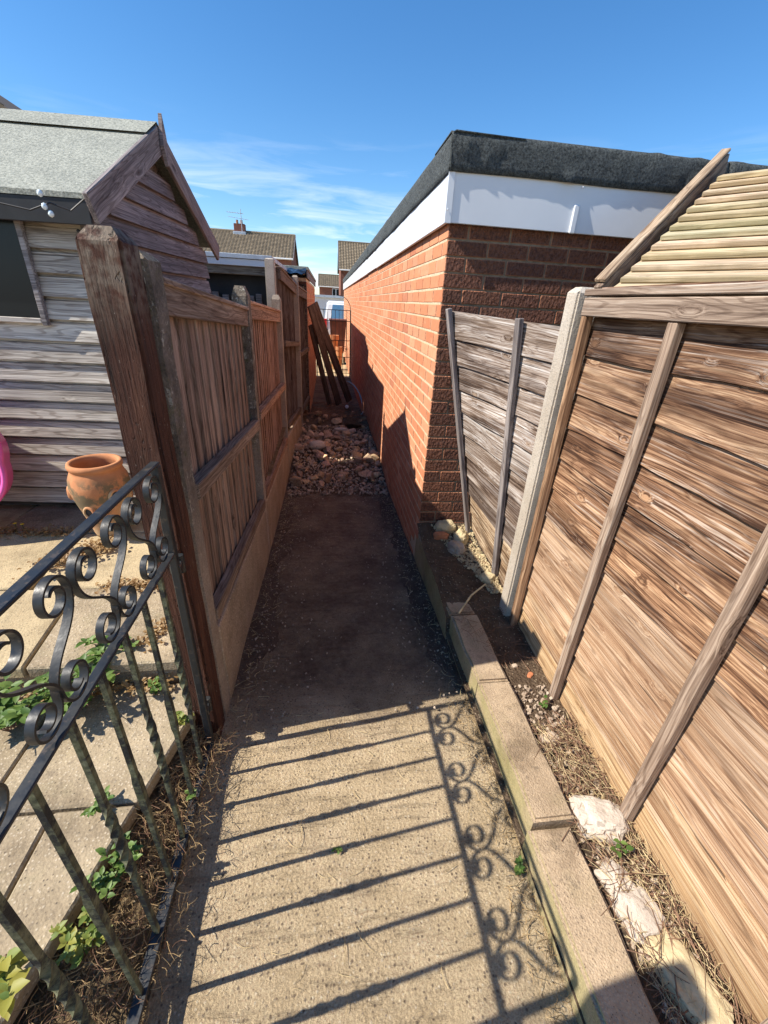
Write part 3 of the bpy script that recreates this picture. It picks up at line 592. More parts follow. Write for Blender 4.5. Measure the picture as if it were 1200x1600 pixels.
pa = thing('board_fence', (.975, .68, .12), 'large warm brown overlapping-board fence panel nearest on the right', 'fence panel', 'overlapping-board panels of the right fence')
YA, YB = 1.600, -.235; EX = .133; PX = .972
LONG = Matrix(((0, 0, -1, 0), (-1, 0, 0, 0), (0, 1, 0, 0), (0, 0, 0, 1)))          # local X -> -Y, Y -> Z, Z -> -X
for i in range(12):
    z = .155 + EX * i; k = i / 11
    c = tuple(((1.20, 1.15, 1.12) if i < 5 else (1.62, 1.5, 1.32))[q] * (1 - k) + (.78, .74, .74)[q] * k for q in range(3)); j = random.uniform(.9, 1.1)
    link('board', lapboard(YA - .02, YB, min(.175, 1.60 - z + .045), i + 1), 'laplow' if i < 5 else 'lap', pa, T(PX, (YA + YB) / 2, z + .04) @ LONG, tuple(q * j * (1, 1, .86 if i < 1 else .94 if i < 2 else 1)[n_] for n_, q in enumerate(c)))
for i, y in enumerate((1.140, .665, .195)):
    bar('batten', (PX - .034, y, .105), (PX - .034, y, 1.575), .036, .030, 'batten', pa, up=(1, 0, 0), color=(1.15, 1.1, 1.05))
bar('edge_batten', (PX - .034, 1.582, .10), (PX - .034, 1.582, 1.60), .032, .032, 'batten', pa, up=(1, 0, 0), color=(1.25, 1.0, .75))
bar('edge_batten', (PX - .034, -.215, .10), (PX - .034, -.215, 1.60), .032, .032, 'batten', pa, up=(1, 0, 0))
bar('top_rail', (PX - .036, YA, 1.606), (PX - .036, YB, 1.606), .034, .060, 'batten', pa, color=(1.12, 1.12, 1.12))
bar('cap', (PX - .022, YA + .002, 1.652), (PX - .022, YB, 1.652), .070, .022, 'batten', pa, color=(1.15, 1.15, 1.15))
rp = post(.958, 1.672, -.15, 1.672, .100, .088, 'concwhite', 'pale concrete slotted post between the two right fence panels', .02, None)
pb = thing('board_fence', (.95, 2.1, .15), 'silver-grey weathered fence panel leaning in front of the brick garage', 'fence panel', 'overlapping-board panels of the right fence')
c00, c10, c01, c11 = Vector((1.005, 1.735, .15)), Vector((.972, 2.425, .245)), Vector((.960, 1.735, 1.530)), Vector((.655, 2.425, 1.562))
def bil(a, b): return c00 * (1 - a) * (1 - b) + c10 * a * (1 - b) + c01 * (1 - a) * b + c11 * a * b
nB = 10
for i in range(nB):
    b0, b1 = i / nB, min(1., (i + 1.28) / nB); n = 14; v, f = [], []
    for q in range(n + 1):
        a = q / n; lo, hi = bil(a, b0), bil(a, b1); nr = (bil(1, .5) - bil(0, .5)).cross(bil(.5, 1) - bil(.5, 0)).normalized(); nr = nr if nr.x < 0 else -nr
        w = (bil(.5, 1) - bil(.5, 0)).normalized() * (.011 * noise.noise(Vector((a * 2.3, i * 3.1, 6))))
        v += [lo + nr * .014 + w, hi, hi - nr * .006, lo + nr * .006 + w]
    for q in range(n): f += [(q * 4 + k, q * 4 + (k + 1) % 4, q * 4 + 4 + (k + 1) % 4, q * 4 + 4 + k) for k in range(4)]
    f += [(3, 2, 1, 0), tuple(range(4 * n, 4 * n + 4))]
    M = frame(bil(0, (b0 + b1) / 2), bil(1, (b0 + b1) / 2)); Mi = M.inverted(); g = random.uniform(.85, 1.12)
    link('board', mesh('lapboard', [Mi @ q for q in v], f), 'lapgrey', pb, M, (g, g * .985, g * .97) if i > 1 else (1.15, 1.0, .75))
for a, w in ((.985, .026), (.32, .032)):
    p0, p1 = bil(a, 0) + Vector((-.026, -.012, -.06)), bil(a, 1.0) + Vector((-.026, -.012, .012)); bar('batten', p0, p1, w, .028, 'gablewood', pb, up=(1, .3, 0), color=(1.2, 1.15, 1.1))

# ---------------------------------------------------------------- pale slatted lean-to behind the right fence
lt = thing('lean_to', (1.8, 1.6, .12), 'pale slatted sloping timber roof rising behind the near right fence panel', 'lean-to')
B0, E0 = Vector((1.005, 1.655, 1.655)), Vector((1.835, 2.315, 2.205)); SD = Vector((.684, -.729, .02)).normalized(); up = (E0 - B0); nrm = SD.cross(up).normalized(); nrm = nrm if nrm.z > 0 else -nrm
NS = 13; SL = 2.3; LTA = 13 if (frame(B0, B0 + SD, nrm).col[1].to_3d().dot(up)) < 0 else -13; SGN = -1 if LTA > 0 else 1
for i in range(NS):
    p = B0 + up * ((i + .2) / NS) + SD * .045 + nrm * .012
    M = frame(p, p + SD * SL, nrm); w = up.length / NS * 1.5
    m = fresh(box(SL, w, .018, .003)); m.materials.clear()
    link('slat', m, 'slat', lt, M @ Matrix.Rotation(R(LTA), 4, 'X'), tuple(q * random.uniform(.95, 1.08) for q in (1, .99, .95)))
bar('side_board', B0 - up.normalized() * .02 - nrm * .02, E0 + up.normalized() * .16 - nrm * .01, .028, .11, 'batten', lt, up=nrm, color=(.95, .92, .88))
bar('side_strip', B0 + nrm * .046 - SD * .002, E0 + up.normalized() * .15 + nrm * .062 - SD * .004, .040, .014, 'batten', lt, up=nrm, color=(1.2, 1.15, 1.0))
link('backing', mesh('backing', [p - nrm * .045 for p in (B0 + SD * .03 + up * .02, B0 + SD * SL + up * .02, E0 + SD * SL - up * .02, E0 + SD * .03 - up * .02)], [(0, 1, 2, 3)]), 'black', lt)  # black sheet added so the gaps between slats read as dark shade
for a in (.3, 1.3, 2.2): bar('rafter', B0 + SD * a - nrm * .085, E0 + SD * a - nrm * .085, .045, .07, 'batten', lt, up=nrm)
for p in (B0 + SD * .06 + up * .05, E0 + SD * .2 - up * .05, B0 + SD * 2.2 + up * .05, E0 + SD * 2.2 - up * .05): bar('leg', (p.x + .05, p.y, .10), (p.x + .05, p.y, p.z - .07), .06, .06, 'batten', lt, up=(0, 1, 0))

# ---------------------------------------------------------------- shed
sh = thing('garden_shed', (-2.0, 3.3, .42), 'grey weathered timber shed with felt roof and pointed finial on the left', 'shed')
SX, SY0, SY1, SZ0, SZE, SRY, SRZ = -1.055, 2.385, 3.955, .455, 1.90, 3.165, 2.335
bx('core', -3.1, SX - .02, SY0 + .02, SY1 - .02, SZ0, SZE, 'black', sh, 0)
bx('bearer', -3.1, SX - .03, SY0 + .04, SY0 + .12, .388, SZ0, 'plank', sh, 0)
EXP = .0975
def shiplap(L, h): # local X length, Y up, Z outward
    pr = [(-h / 2, .026), (h * .33, .012), (h * .36, -.003), (h / 2, -.003), (h / 2, -.010), (-h / 2, -.004)]
    v = [(s * L / 2, y, z) for s in (-1, 1) for y, z in pr]; n = len(pr)
    return mesh('shiplap', v, [tuple(range(n)), tuple(range(n, 2 * n))[::-1]] + [(k, n + k, n + (k + 1) % n, (k + 1) % n) for k in range(n)])
FRONT = Matrix(((1, 0, 0, 0), (0, 0, -1, 0), (0, 1, 0, 0), (0, 0, 0, 1)))
for i in range(15):
    z = SZ0 + EXP * (i + .5)
    x0 = -3.1; g = random.uniform(.88, 1.12)
    link('front_board', shiplap(SX - x0 - .022, EXP * 1.0), 'shed', sh, T((SX - .022 + x0) / 2, SY0, z) @ FRONT, (g, g, g * .98))
SIDE = Matrix(((0, 0, 1, 0), (1, 0, 0, 0), (0, 1, 0, 0), (0, 0, 0, 1)))
i = 0
while True:
    z0 = SZ0 + EXP * 1.05 * i; z1 = z0 + EXP * 1.05
    if z1 > SRZ - .05: break
    zz = z1; y0, y1 = SY0 + .022, SY1
    if zz > SZE - .02:
        k = (zz - SZE) / (SRZ - SZE); y0 = max(y0, SY0 + (SRY - SY0) * k); y1 = min(y1, SY1 - (SY1 - SRY) * k)
    g = random.uniform(.85, 1.15)
    link('gable_board', shiplap(y1 - y0, EXP * 1.05), 'gablewood', sh, T(SX, (y0 + y1) / 2, (z0 + z1) / 2) @ SIDE, (g, g * .96, g * 1.0)); i += 1
me = mesh('gable', [(SX - .03, SY0, SZE - .1), (SX - .03, SY1, SZE - .1), (SX - .03, SY1, SZE), (SX - .03, SRY, SRZ + .02), (SX - .03, SY0, SZE)], [(0, 1, 2, 3, 4)])
link('gable_back', me, 'gablewood', sh)
bx('corner_post', SX - .035, SX + .022, SY0 - .020, SY0 + .021, SZ0, SZE, 'gablewood', sh)
OX = -.995
pk = (OX, SRY, 2.388); en = (OX, 2.285, 1.925); ef = (OX, 4.085, 1.925)
def roofslab(a, ridge, th=.02):
    xs = (-3.25, OX + .008); v = []
    for x in xs: v += [(x, a[1], a[2]), (x, ridge[1], ridge[2]), (x, ridge[1], ridge[2] - th), (x, a[1], a[2] - th)]
    return mesh('roof', v, [(0, 1, 2, 3), (7, 6, 5, 4), (0, 4, 5, 1), (1, 5, 6, 2), (2, 6, 7, 3), (3, 7, 4, 0)])
link('roof', roofslab(en, (0, SRY, 2.396)), 'feltgreen', sh); link('roof', roofslab(ef, (0, SRY, 2.394)), 'feltgreen', sh)
v = [(x, SRY + dy, z) for x in (-3.25, OX + .012) for dy, z in ((-.17, 2.318), (0, 2.410), (.17, 2.318))]
link('ridge_felt', mesh('ridge', v, [(0, 3, 4, 1), (1, 4, 5, 2)]), 'feltgreen', sh)
bar('barge_board', (OX + .012, en[1] - .005, en[2] - .055), (OX + .012, SRY, pk[2] - .055), .022, .115, 'gablewood', sh, up=(0, -.4, 1), color=(1.25, 1.2, 1.2))
bar('barge_board', (OX + .012, ef[1] + .005, ef[2] - .055), (OX + .012, SRY, pk[2] - .055), .0215, .115, 'gablewood', sh, up=(0, .4, 1), color=(1.1, .98, .95))
link('finial', mesh('finial', [(OX + .045, SRY + y, z) for y, z in ((0, 2.215), (.034, 2.30), (.022, 2.37), (0, 2.448), (-.022, 2.37), (-.034, 2.30))] + [(OX + .026, SRY + y, z) for y, z in ((0, 2.215), (.034, 2.30), (.022, 2.37), (0, 2.448), (-.022, 2.37), (-.034, 2.30))],
     [(0, 1, 2, 3, 4, 5), (11, 10, 9, 8, 7, 6)] + [(k, 6 + k, 6 + (k + 1) % 6, (k + 1) % 6) for k in range(6)]), 'gablewood', sh, color=(1.1, 1, 1))
bx('eave_board', -3.2, OX, 2.288, 2.302, 1.812, 1.905, 'black', sh)
win = bx('window', -2.3, -1.352, SY0 - .034, SY0 - .018, 1.432, 1.88, 'glassdark', sh)
bx('window_frame', -1.351, -1.326, SY0 - .045, SY0 - .018, 1.40, 1.86, 'gablewood', win, color=(1.3, 1.3, 1.3)); bx('window_sill', -2.3, -1.352, SY0 - .044, SY0 - .019, 1.408, 1.4315, 'shed', win)
bar('brace', (-1.10, SY0 - .03, 1.80), (-.99, SY0 - .03, 1.70), .012, .012, 'black', sh)

_pv = Matrix.Translation((-1.0, 2.285, 0)); sh.matrix_basis = _pv @ Matrix.Rotation(R(-3.5), 4, 'Z') @ _pv.inverted() @ sh.matrix_basis
# string lights
sg = thing('string_light', (-1.12, 2.24, 1.80), 'cable with three small glass bulbs hanging under the shed eave', 'string lights')
link('cable', tube([(-1.75, 2.25, 1.90), (-1.4, 2.25, 1.875), (-1.2, 2.24, 1.845), (-1.12, 2.24, 1.875), (-1.05, 2.25, 1.855), (-1.0, 2.27, 1.90)], .0035, 5), 'black', sg)
for p in ((-1.145, 2.235, 1.905), (-1.140, 2.235, 1.862), (-1.122, 2.235, 1.838)): link('bulb', lathe([(.0, -.014), (.008, -.010), (.011, -.002), (.008, .008), (.0, .012)], 10), 'bulb', sg, T(*p), smooth=True)

# ---------------------------------------------------------------- terracotta pot, pink paddling pool
px, py, pz = -1.155, 2.13, .405
pot = thing('strawberry_pot', (px, py, pz), 'stained terracotta strawberry pot with side holes in front of the shed', 'pot')
prof = [(.0, .0), (.085, .0), (.092, .02), (.105, .08), (.128, .16), (.150, .235), (.158, .285), (.152, .330), (.135, .365), (.128, .378), (.137, .384), (.141, .398), (.136, .412), (.124, .414), (.114, .404), (.112, .385), (.130, .33), (.135, .28), (.11, .16), (.0, .15)]
body = link('pot_body', lathe([(r_ * .86, z_ * .97) for r_, z_ in prof], 40), 'terra', pot, T(px, py, pz), smooth=True)
for ang, hz in ((-158, .25), (-100, .17), (-40, .25), (20, .2)):
    a = R(ang); r = .129 if hz > .2 else .115; c = Vector((px + r * math.cos(a), py + r * math.sin(a), pz + hz)); M = Matrix.Translation(c) @ Matrix.Rotation(a, 4, 'Z') @ Matrix.Rotation(R(90), 4, 'Y')
    link('pot_hole', lathe([(.0, .0075), (.019, .0075), (.0255, .004)], 14), 'black', pot, M, smooth=True)
    link('pot_lip', lathe([(.019, .002), (.021, .014), (.030, .010), (.034, -.006)], 16), 'terra', pot, M @ Matrix.Scale(1.15, 4, (1, 0, 0)), smooth=True)
pp = thing('paddling_pool', (-1.86, 2.15, .39), 'pink scalloped plastic paddling pool stood against the shed', 'paddling pool')
n = 96; v, f = [], []
prf = [(.0, .0), (.8, .0), (.86, -.02), (.95, -.09), (1., -.10), (1.02, -.085), (.98, -.06), (.9, .02), (.82, .05), (.0, .05)]
for r_, d_ in prf:
    for i in range(n):
        a = 2 * math.pi * i / n; rr = .335 * r_ * (1 + .055 * abs(math.sin(a * 4.5)) * r_)
        v.append((rr * math.cos(a), d_, rr * math.sin(a)))
for j in range(len(prf) - 1): f += [(j * n + i, j * n + (i + 1) % n, (j + 1) * n + (i + 1) % n, (j + 1) * n + i) for i in range(n)]
link('pool_body', mesh('pool', v, f), 'pink', pp, T(-1.878, 2.17, .785) @ Matrix.Rotation(R(-14), 4, 'X'), smooth=True)
link('pool_floor', lathe([(.0, 0), (.25, .0)], 40), 'lilac', pp, T(-1.878, 2.168, .785) @ Matrix.Rotation(R(-14), 4, 'X') @ T(0, -.012, 0) @ Matrix.Rotation(R(90), 4, 'X'))
ts = thing('light_blocker', (-2.55, 2.25, .40), 'pink plastic toy box added beyond the left edge to shadow the shed', 'blocker')  # out of view, added to cast the diagonal shadow on the shed wall
bx('blocker_wall', -2.90, -2.215, 2.14, 2.345, .403, 1.30, 'pink', ts, .02); link('blocker_roof', mesh('blocker_roof', [(x, y, z) for x in (-2.95, -2.20) for y, z in ((2.10, 1.301), (2.35, 1.301), (2.225, 1.52))], [(0, 1, 2), (5, 4, 3), (0, 3, 4, 1), (1, 4, 5, 2), (2, 5, 3, 0)]), 'lilac', ts); bx('blocker_door', -2.7, -2.45, 2.128, 2.139, .403, 1.0, 'lilac', ts)

# ---------------------------------------------------------------- lean-to and brick building farther along on the left
lb = thing('outbuilding', (-1.6, 5.3, .3), 'low dark outbuilding with white fascia behind the shed on the left', 'outbuilding')
bx('wall', -3.6, -.62, 5.15, 7.2, -.2, 1.80, 'black', lb, 0)
bx('beam', -3.6, -.575, 5.02, 5.09, 1.765, 1.842, 'batten', lb, color=(.8, .85, .8)); bx('fascia_board', -3.6, -.56, 5.0, 5.018, 1.843, 1.902, 'upvc', lb)
bx('roof_edge', -3.6, -.55, 4.985, 7.2, 1.905, 1.945, 'leadgrey', lb)  # felt edge with the sky's reflection put into its grey-blue colour
for x, h in ((-1.30, 1.62), (-1.16, 1.60), (-1.06, 1.58), (-.80, 1.58), (-.72, 1.60)): bx('upright_board', x - .03, x + .03, 5.10, 5.13, .3, h, 'gablewood', lb)
nb = thing('brick_building', (-1.5, 9.7, -.3), 'small brick flat-roofed building at the far end of the left fence', 'garage')
NX, NY0, NY1 = -.318, 7.36, 12.1
bx('wall', -3.4, NX - .006, NY0, NY1, -.4, 1.86, 'mortar', nb, 0)
v, f, tn = [], [], []
for c in range(29):
    z = -.32 + .075 * c
    for q in range(22):
        y = NY0 - .004 + .225 * q + (.1125 if c % 2 else 0); b = len(v)
        if y + .215 > NY1: continue
        x = NX
        v += [(x + (-.02 if sx < 0 else 0), y + (.215 if sy > 0 else 0), z + sz * .0325) for sx in (-1, 1) for sy in (-1, 1) for sz in (-1, 1)]
        f += [(b + 4, b + 6, b + 7, b + 5), (b, b + 4, b + 5, b + 1), (b + 1, b + 5, b + 7, b + 3), (b, b + 2, b + 6, b + 4), (b + 2, b + 3, b + 7, b + 6)]; tn += [random.random()] * 5
    for q in range(13):
        x = NX - .105 - .225 * q - (.1125 if c % 2 else 0); b = len(v); y = NY0
        v += [(x + sx * .1075, y + (-.006 if sy < 0 else .02), z + sz * .0325) for sx in (-1, 1) for sy in (-1, 1) for sz in (-1, 1)]
        f += [(b, b + 4, b + 5, b + 1), (b + 4, b + 6, b + 7, b + 5), (b, b + 1, b + 3, b + 2), (b + 1, b + 5, b + 7, b + 3), (b, b + 2, b + 6, b + 4)]; tn += [random.random()] * 5
me = mesh('bricks', v, f); settint(me, tn); tag(link('brickwork', me, 'brickfar', nb), kind='stuff')
bx('fascia_board', NX + .002, NX + .022, NY0 - .04, NY1 + .05, 1.86, 1.965, 'gablewood', nb); bx('roof_edge', -3.4, NX + .035, NY0 - .05, NY1 + .06, 1.966, 2.01, 'feltgreen', nb)
def crumple(x, y): return 1.965 + .05 * noise.noise(Vector((x * 4, y * 4, 0))) + .045 * noise.noise(Vector((x * 11, y * 9, 5))) - .10 * max(0, (7.3 - y))
o = gridx('roof_sheet', lin(-1.3, -.31, 44), lin(6.7, 8.0, 44), crumple, 'sheet', None)
tag(o, 'crumpled shiny black plastic sheet on the edge of the far left roof', 'plastic sheet')
bx('corner_board', NX - .03, NX + .005, 7.27, 7.33, -.3, 1.78, 'plank', nb)

# ---------------------------------------------------------------- rubble, planks, hose at the far end of the path
def heapz(x, y):
    a = math.exp(-((y - 5.05) / .85) ** 2) * .15 * (1.1 - .35 * abs(x - .15)) + math.exp(-((y - 6.7) / 1.0) ** 2) * .16
    return pathz(y) + a
heap = thing('rubble_heap', (.1, 5.2, pathz(5.2)), 'heap of broken stone and soil lying across the shaded path', 'rubble')
hp = gridx('earth', lin(-.43, .615, 40), lin(3.75, 8.8, 150), lambda x, y: heapz(x, y) - .02 + nz(x, y, 6, .03) + nz(x, y, 22, .014) + .03 * min(0, y - 4.2), 'mound', None); hp.parent = heap; hp.matrix_basis = Matrix.Translation(heap.location).inverted()
hm = [hull(k + 10, 15, (1, random.uniform(.6, .9), random.uniform(.5, .75))) for k in range(14)]
rs = random.Random(3)
for i in range(235):
    x = rs.uniform(-.38, .58); y = 4.05 + .28 * noise.noise(Vector((x * 2.7, 5, 0))) + 1.9 * rs.random() ** 1.15; s = rs.choice((.04, .05, .06, .075, .09, .11, .14, .18)) * rs.uniform(.75, 1.25)
    if rs.random() < .12: y = rs.uniform(5.8, 7.2)
    g = rs.uniform(.75, 1.6); c = (g * 1.05, g * rs.uniform(.86, .96), g * rs.uniform(.70, .88))
    z = heapz(x, y) + s * .12 + nz(x, y, 6, .03)
    link('stone', hm[i % 14], 'stone', heap, T(x, y, z) @ Matrix.Rotation(rs.uniform(0, 6.3), 4, 'Z') @ Matrix.Rotation(rs.uniform(-.6, .6), 4, 'X') @ Matrix.Scale(s, 4), c)
def scatter(name, n, fn, mat, seed, size, parent=None):
    rr = random.Random(seed); v, f = [], []
    src = [hull(seed * 50 + k, 9) for k in range(8)]
    for i in range(n):
        x, y, z, s = fn(rr); s *= size * rr.uniform(.5, 1.6); me = src[i % 8]; M = T(x, y, z) @ Matrix.Rotation(rr.uniform(0, 6.3), 4, 'Z') @ Matrix.Rotation(rr.uniform(0, 6.3), 4, 'X') @ Matrix.Scale(s, 4); b = len(v)
        v += [M @ q.co for q in me.vertices]; f += [tuple(b + k for k in p.vertices) for p in me.polygons]
    o = link(name, mesh(name, v, f), mat, parent); return o
def hf(rr):
    x, y = rr.uniform(-.41, .6), 3.85 + 2.4 * rr.random() ** 1.2; return x, y, heapz(x, y) + nz(x, y, 6, .03), 1
tag(scatter('small_stones', 2600, hf, 'stone', 5, .026, heap), kind='stuff')
def chip(rr):
    y = 1.2 + 3.0 * rr.random(); x = rr.choice((-1, 1)) * rr.random() ** .45 * .5 + .1
    return max(-.38, min(.6, x)), y, pathz(y) + .012 + (.015 if x > .45 or x < -.3 else 0), 1
tag(scatter('loose_gravel', 900, chip, 'stone', 6, .011), 'small gravel and grit scattered on the shaded path', 'gravel', kind='stuff')
tag(link('broken_block', fresh(hull(77, 22, (1, .8, .7))), 'mound', None, T(.36, 6.15, heapz(.36, 6.15) + .06) @ Matrix.Scale(.30, 4), None), 'squarish broken brick lump on top of the rubble heap', 'brick lump')
st = thing('concrete_fragment', (-.14, 5.0, heapz(-.14, 5.0)), 'pale rounded stone at the left of the rubble heap', 'stone'); link('lump', lumpmesh(4, (.20, .13, .10)), 'lump', st, T(-.14, 4.98, heapz(-.14, 5) + .06), smooth=True)
st = thing('concrete_fragment', (.18, 5.9, heapz(.18, 5.9)), 'flat pale stone at the back of the rubble heap', 'stone'); link('lump', lumpmesh(8, (.20, .09, .05)), 'lump', st, T(.18, 5.85, heapz(.18, 5.85) + .05), smooth=True)
def plank(a, b, w, label):
    o = bar('plank', a, b, w, .035, 'plank', None, up=(.6, -1, .3), color=(1.1, 1., .95)); return tag(o, label, 'plank', 'planks leaning at the end of the path')
plank((-.265, 7.45, 1.49), (.20, 8.0, -.16), .12, 'wide dark plank leaning on the far brick building, nearest of three')
plank((-.225, 7.9, 1.52), (.42, 8.5, -.20), .14, 'widest dark plank leaning right of the other planks')
plank((-.275, 7.6, 1.20), (.02, 8.0, -.16), .09, 'thin dark plank leaning closest to the far brick wall')
hs = link('hose', tube([(.02 + .0 * i, 0, 0) for i in range(1)] and [(.36 + .16 * math.sin(t * 1.6) + .10 * t, 8.25 - .5 * t, -.18 + .40 * max(0, math.cos(t * 1.35)) ) for t in [k * .085 for k in range(26)]], .011, 6), 'bluehose'); tag(hs, 'pale blue hose looping beside the leaning planks', 'hose')
tag(link('bottle_cap', lathe([(.0, .03), (.03, .03), (.034, .0), (.034, -.01)], 16), 'whitepaint', None, T(.34, 7.8, pathz(7.8) + .12) @ Matrix.Rotation(R(70), 4, 'X')), 'small white plastic cap on the soil beside the planks', 'cap')
def straw(name, n, fn, mat, seed, L, r, label, cat, bend=.25, lift=.0):
    rr = random.Random(seed); v, f = [], []
    for i in range(n):
        x, y, z = fn(rr); a = rr.uniform(0, 6.28); l = L * rr.uniform(.3, 1.4); d = Vector((math.cos(a), math.sin(a), rr.uniform(-.05, .15) + lift * rr.random())).normalized(); p = Vector((x, y, z)); sd = Vector((-d.y, d.x, 0)).normalized(); bn = rr.uniform(-bend, bend); w = r * rr.uniform(.6, 1.5); b = len(v); up_ = d.cross(sd)
        for k in range(4):
            t = k / 3; c = p + d * l * (t - .5) + sd * bn * l * (t - .5) ** 2 * 2 + Vector((0, 0, -.03 * l * (t - .5) ** 2))
            ww = w * (1 - .5 * t); v += [c + sd * ww, c - sd * ww, c + up_ * ww * 1.6]
        for k in range(3): f += [(b + k * 3 + q, b + k * 3 + (q + 1) % 3, b + k * 3 + 3 + (q + 1) % 3, b + k * 3 + 3 + q) for q in range(3)]
    return tag(link(name, mesh(name, v, f), mat), label, cat, kind='stuff')
def fbed(rr):
    x, y = rr.uniform(.765, .95), rr.uniform(.1, 1.0) ** .9; return x, y, bedz(x, y) + rr.uniform(.004, .035)
straw('dead_stems', 420, fbed, 'twig', 11, .15, .0012, 'brown dead stems tangled in the soil bed by the right fence', 'dead stems', .4)
straw('dry_grass', 700, fbed, 'straw', 12, .07, .0008, 'straw-coloured dry grass lying in the soil bed by the right fence', 'dry grass', .5)
def fbed2(rr):
    x, y = rr.uniform(.64, .97), rr.uniform(1.3, 2.45); return x, y, bedz(x, y) + rr.uniform(.008, .022) if (y > 1.7 or x > .77) else .172
straw('bed_litter', 200, fbed2, 'twig', 13, .09, .0012, 'thin twigs and litter on the dark soil beside the kerb', 'litter', .4)
def fpath(rr):
    x, y = rr.uniform(-.38, .6), rr.uniform(.25, 1.3); return x, y, pathz(y) + .009
straw('path_straw', 75, fpath, 'straw', 14, .055, .0009, 'thin straws scattered over the sunlit concrete path', 'straw', .4)
def fker(rr):
    y = rr.uniform(.25, 1.25); x = .615 - .07 * rr.random() ** 1.6 * 1.4; return x, y, pathz(y) + rr.uniform(.006, .03)
straw('kerb_grass', 520, fker, 'dry', 15, .045, .0008, 'dry grass tufts growing along the foot of the kerb', 'dry grass', .5, .9)
def fpl(rr):
    y = 1.2 + rr.random() * 2.7; x = (-.40 + .12 * rr.random() ** 2) if rr.random() < .55 else (.60 - .13 * rr.random() ** 2); return x, y, pathz(y) + rr.uniform(.022, .045)
straw('edge_straw', 420, fpl, 'straw', 16, .05, .0008, 'dead grass and twigs along the edges of the shaded path', 'dead grass', .5, .35)
def ftr(rr):
    y = rr.uniform(.2, 1.13); x = -.462 - rr.random() * max(.02, -.47 - ex(y)) + rr.uniform(-.0, .10) * (rr.random() < .45); return x, y, max(gz(x, y), pathz(y)) + rr.uniform(.005, .05)
straw('trough_litter', 1500, ftr, 'dry', 17, .045, .0009, 'brown dry stems and moss in the gap behind the iron gate', 'dry stems', .6, .6)
straw('trough_twigs', 420, ftr, 'twig', 18, .07, .0010, 'dark twigs in the gap behind the iron gate', 'twigs', .5, .5)
def ffar(rr):
    x, y = rr.uniform(-.36, .5), rr.uniform(6.5, 8.6); return x, y, heapz(x, y) + rr.uniform(.0, .07)
straw('far_debris', 130, ffar, 'twig', 19, .34, .006, 'sticks and branches strewn below the leaning planks', 'sticks', .3, .3)

# ---------------------------------------------------------------- stones in the bed
def rock(x, y, s, seed, label, rz, mat='lump', amp=.22, name='concrete_lump', cat='stone'):
    o = link(name, lumpmesh(seed, s, 4, amp), mat, None, T(x, y, bedz(x, y) + s[2] * .10) @ Matrix.Rotation(rz, 4, 'Z') @ Matrix.Rotation(random.uniform(-.12, .12), 4, 'X'), smooth=False); return tag(o, label, cat)
rock(.852, .672, (.165, .125, .075), 1, 'large pale angular concrete lump against the right fence batten', -.35)
rock(.812, .515, (.085, .10, .05), 22, 'small pale concrete lump below the largest one', .5)
rock(.826, .440, (.115, .115, .06), 3, 'rounded pale concrete lump lowest in the right bed', .1)
rock(.862, .315, (.115, .21, .055), 5, 'sandy yellow stone under dead stems near the lower right corner', .2, 'foam', .15)
rock(.822, .945, (.075, .045, .035), 6, 'small flat tan stone in the soil beside the kerb', .1, 'stone')
rock(.885, 1.255, (.040, .022, .014), 7, 'small orange brick chip on the soil by the fence', .8, 'orange', .1, 'brick_chip', 'brick chip')
rock(.835, 1.31, (.030, .022, .016), 12, 'small grey pebble on the shaded soil near the fence', .3, 'stone', .1, 'pebble', 'pebble')
for k, (x, y, s, lb_) in enumerate(((.785, 2.44, (.13, .10, .10), 'yellow mortar lump at the foot of the brick corner'), (.865, 2.33, (.11, .09, .13), 'upright yellow stone leaning beside the grey panel'), (.812, 2.24, (.12, .09, .10), 'tan round stone in front of the yellow stones'), (.74, 2.36, (.10, .05, .06), 'orange brick piece half in shade by the garage corner'), (.912, 1.92, (.09, .08, .06), 'yellow stone beside the middle batten of the grey panel'))):
    rock(x, y, s, 30 + k, lb_, k, 'orange' if k == 3 else 'foam' if k != 2 else 'stone', .18)
def fye(rr):
    y = rr.uniform(1.8, 2.47); x = .97 - .30 * rr.random() ** 1.3 * (.25 + (y - 1.8)); return x, y, bedz(x, y) + .006, 1
tag(scatter('yellow_grit', 1500, fye, 'foam', 9, .015), 'yellow sandy grit along the foot of the grey fence panel', 'grit', kind='stuff')
def fys(rr):
    x, y = rr.uniform(.77, .93), rr.uniform(.2, 1.2); return x, y, bedz(x, y) + .004, 1
tag(scatter('bed_grit', 500, fys, 'stone', 10, .016), 'grit and small stones in the soil bed by the right fence', 'grit', kind='stuff')
tag(link('bamboo_stick', tube([(.66, 1.635, .172), (.76, 1.75, .195), (.865, 1.83, .205)], .005, 6), 'straw'), 'thin bare stick lying across the kerb and soil', 'stick')

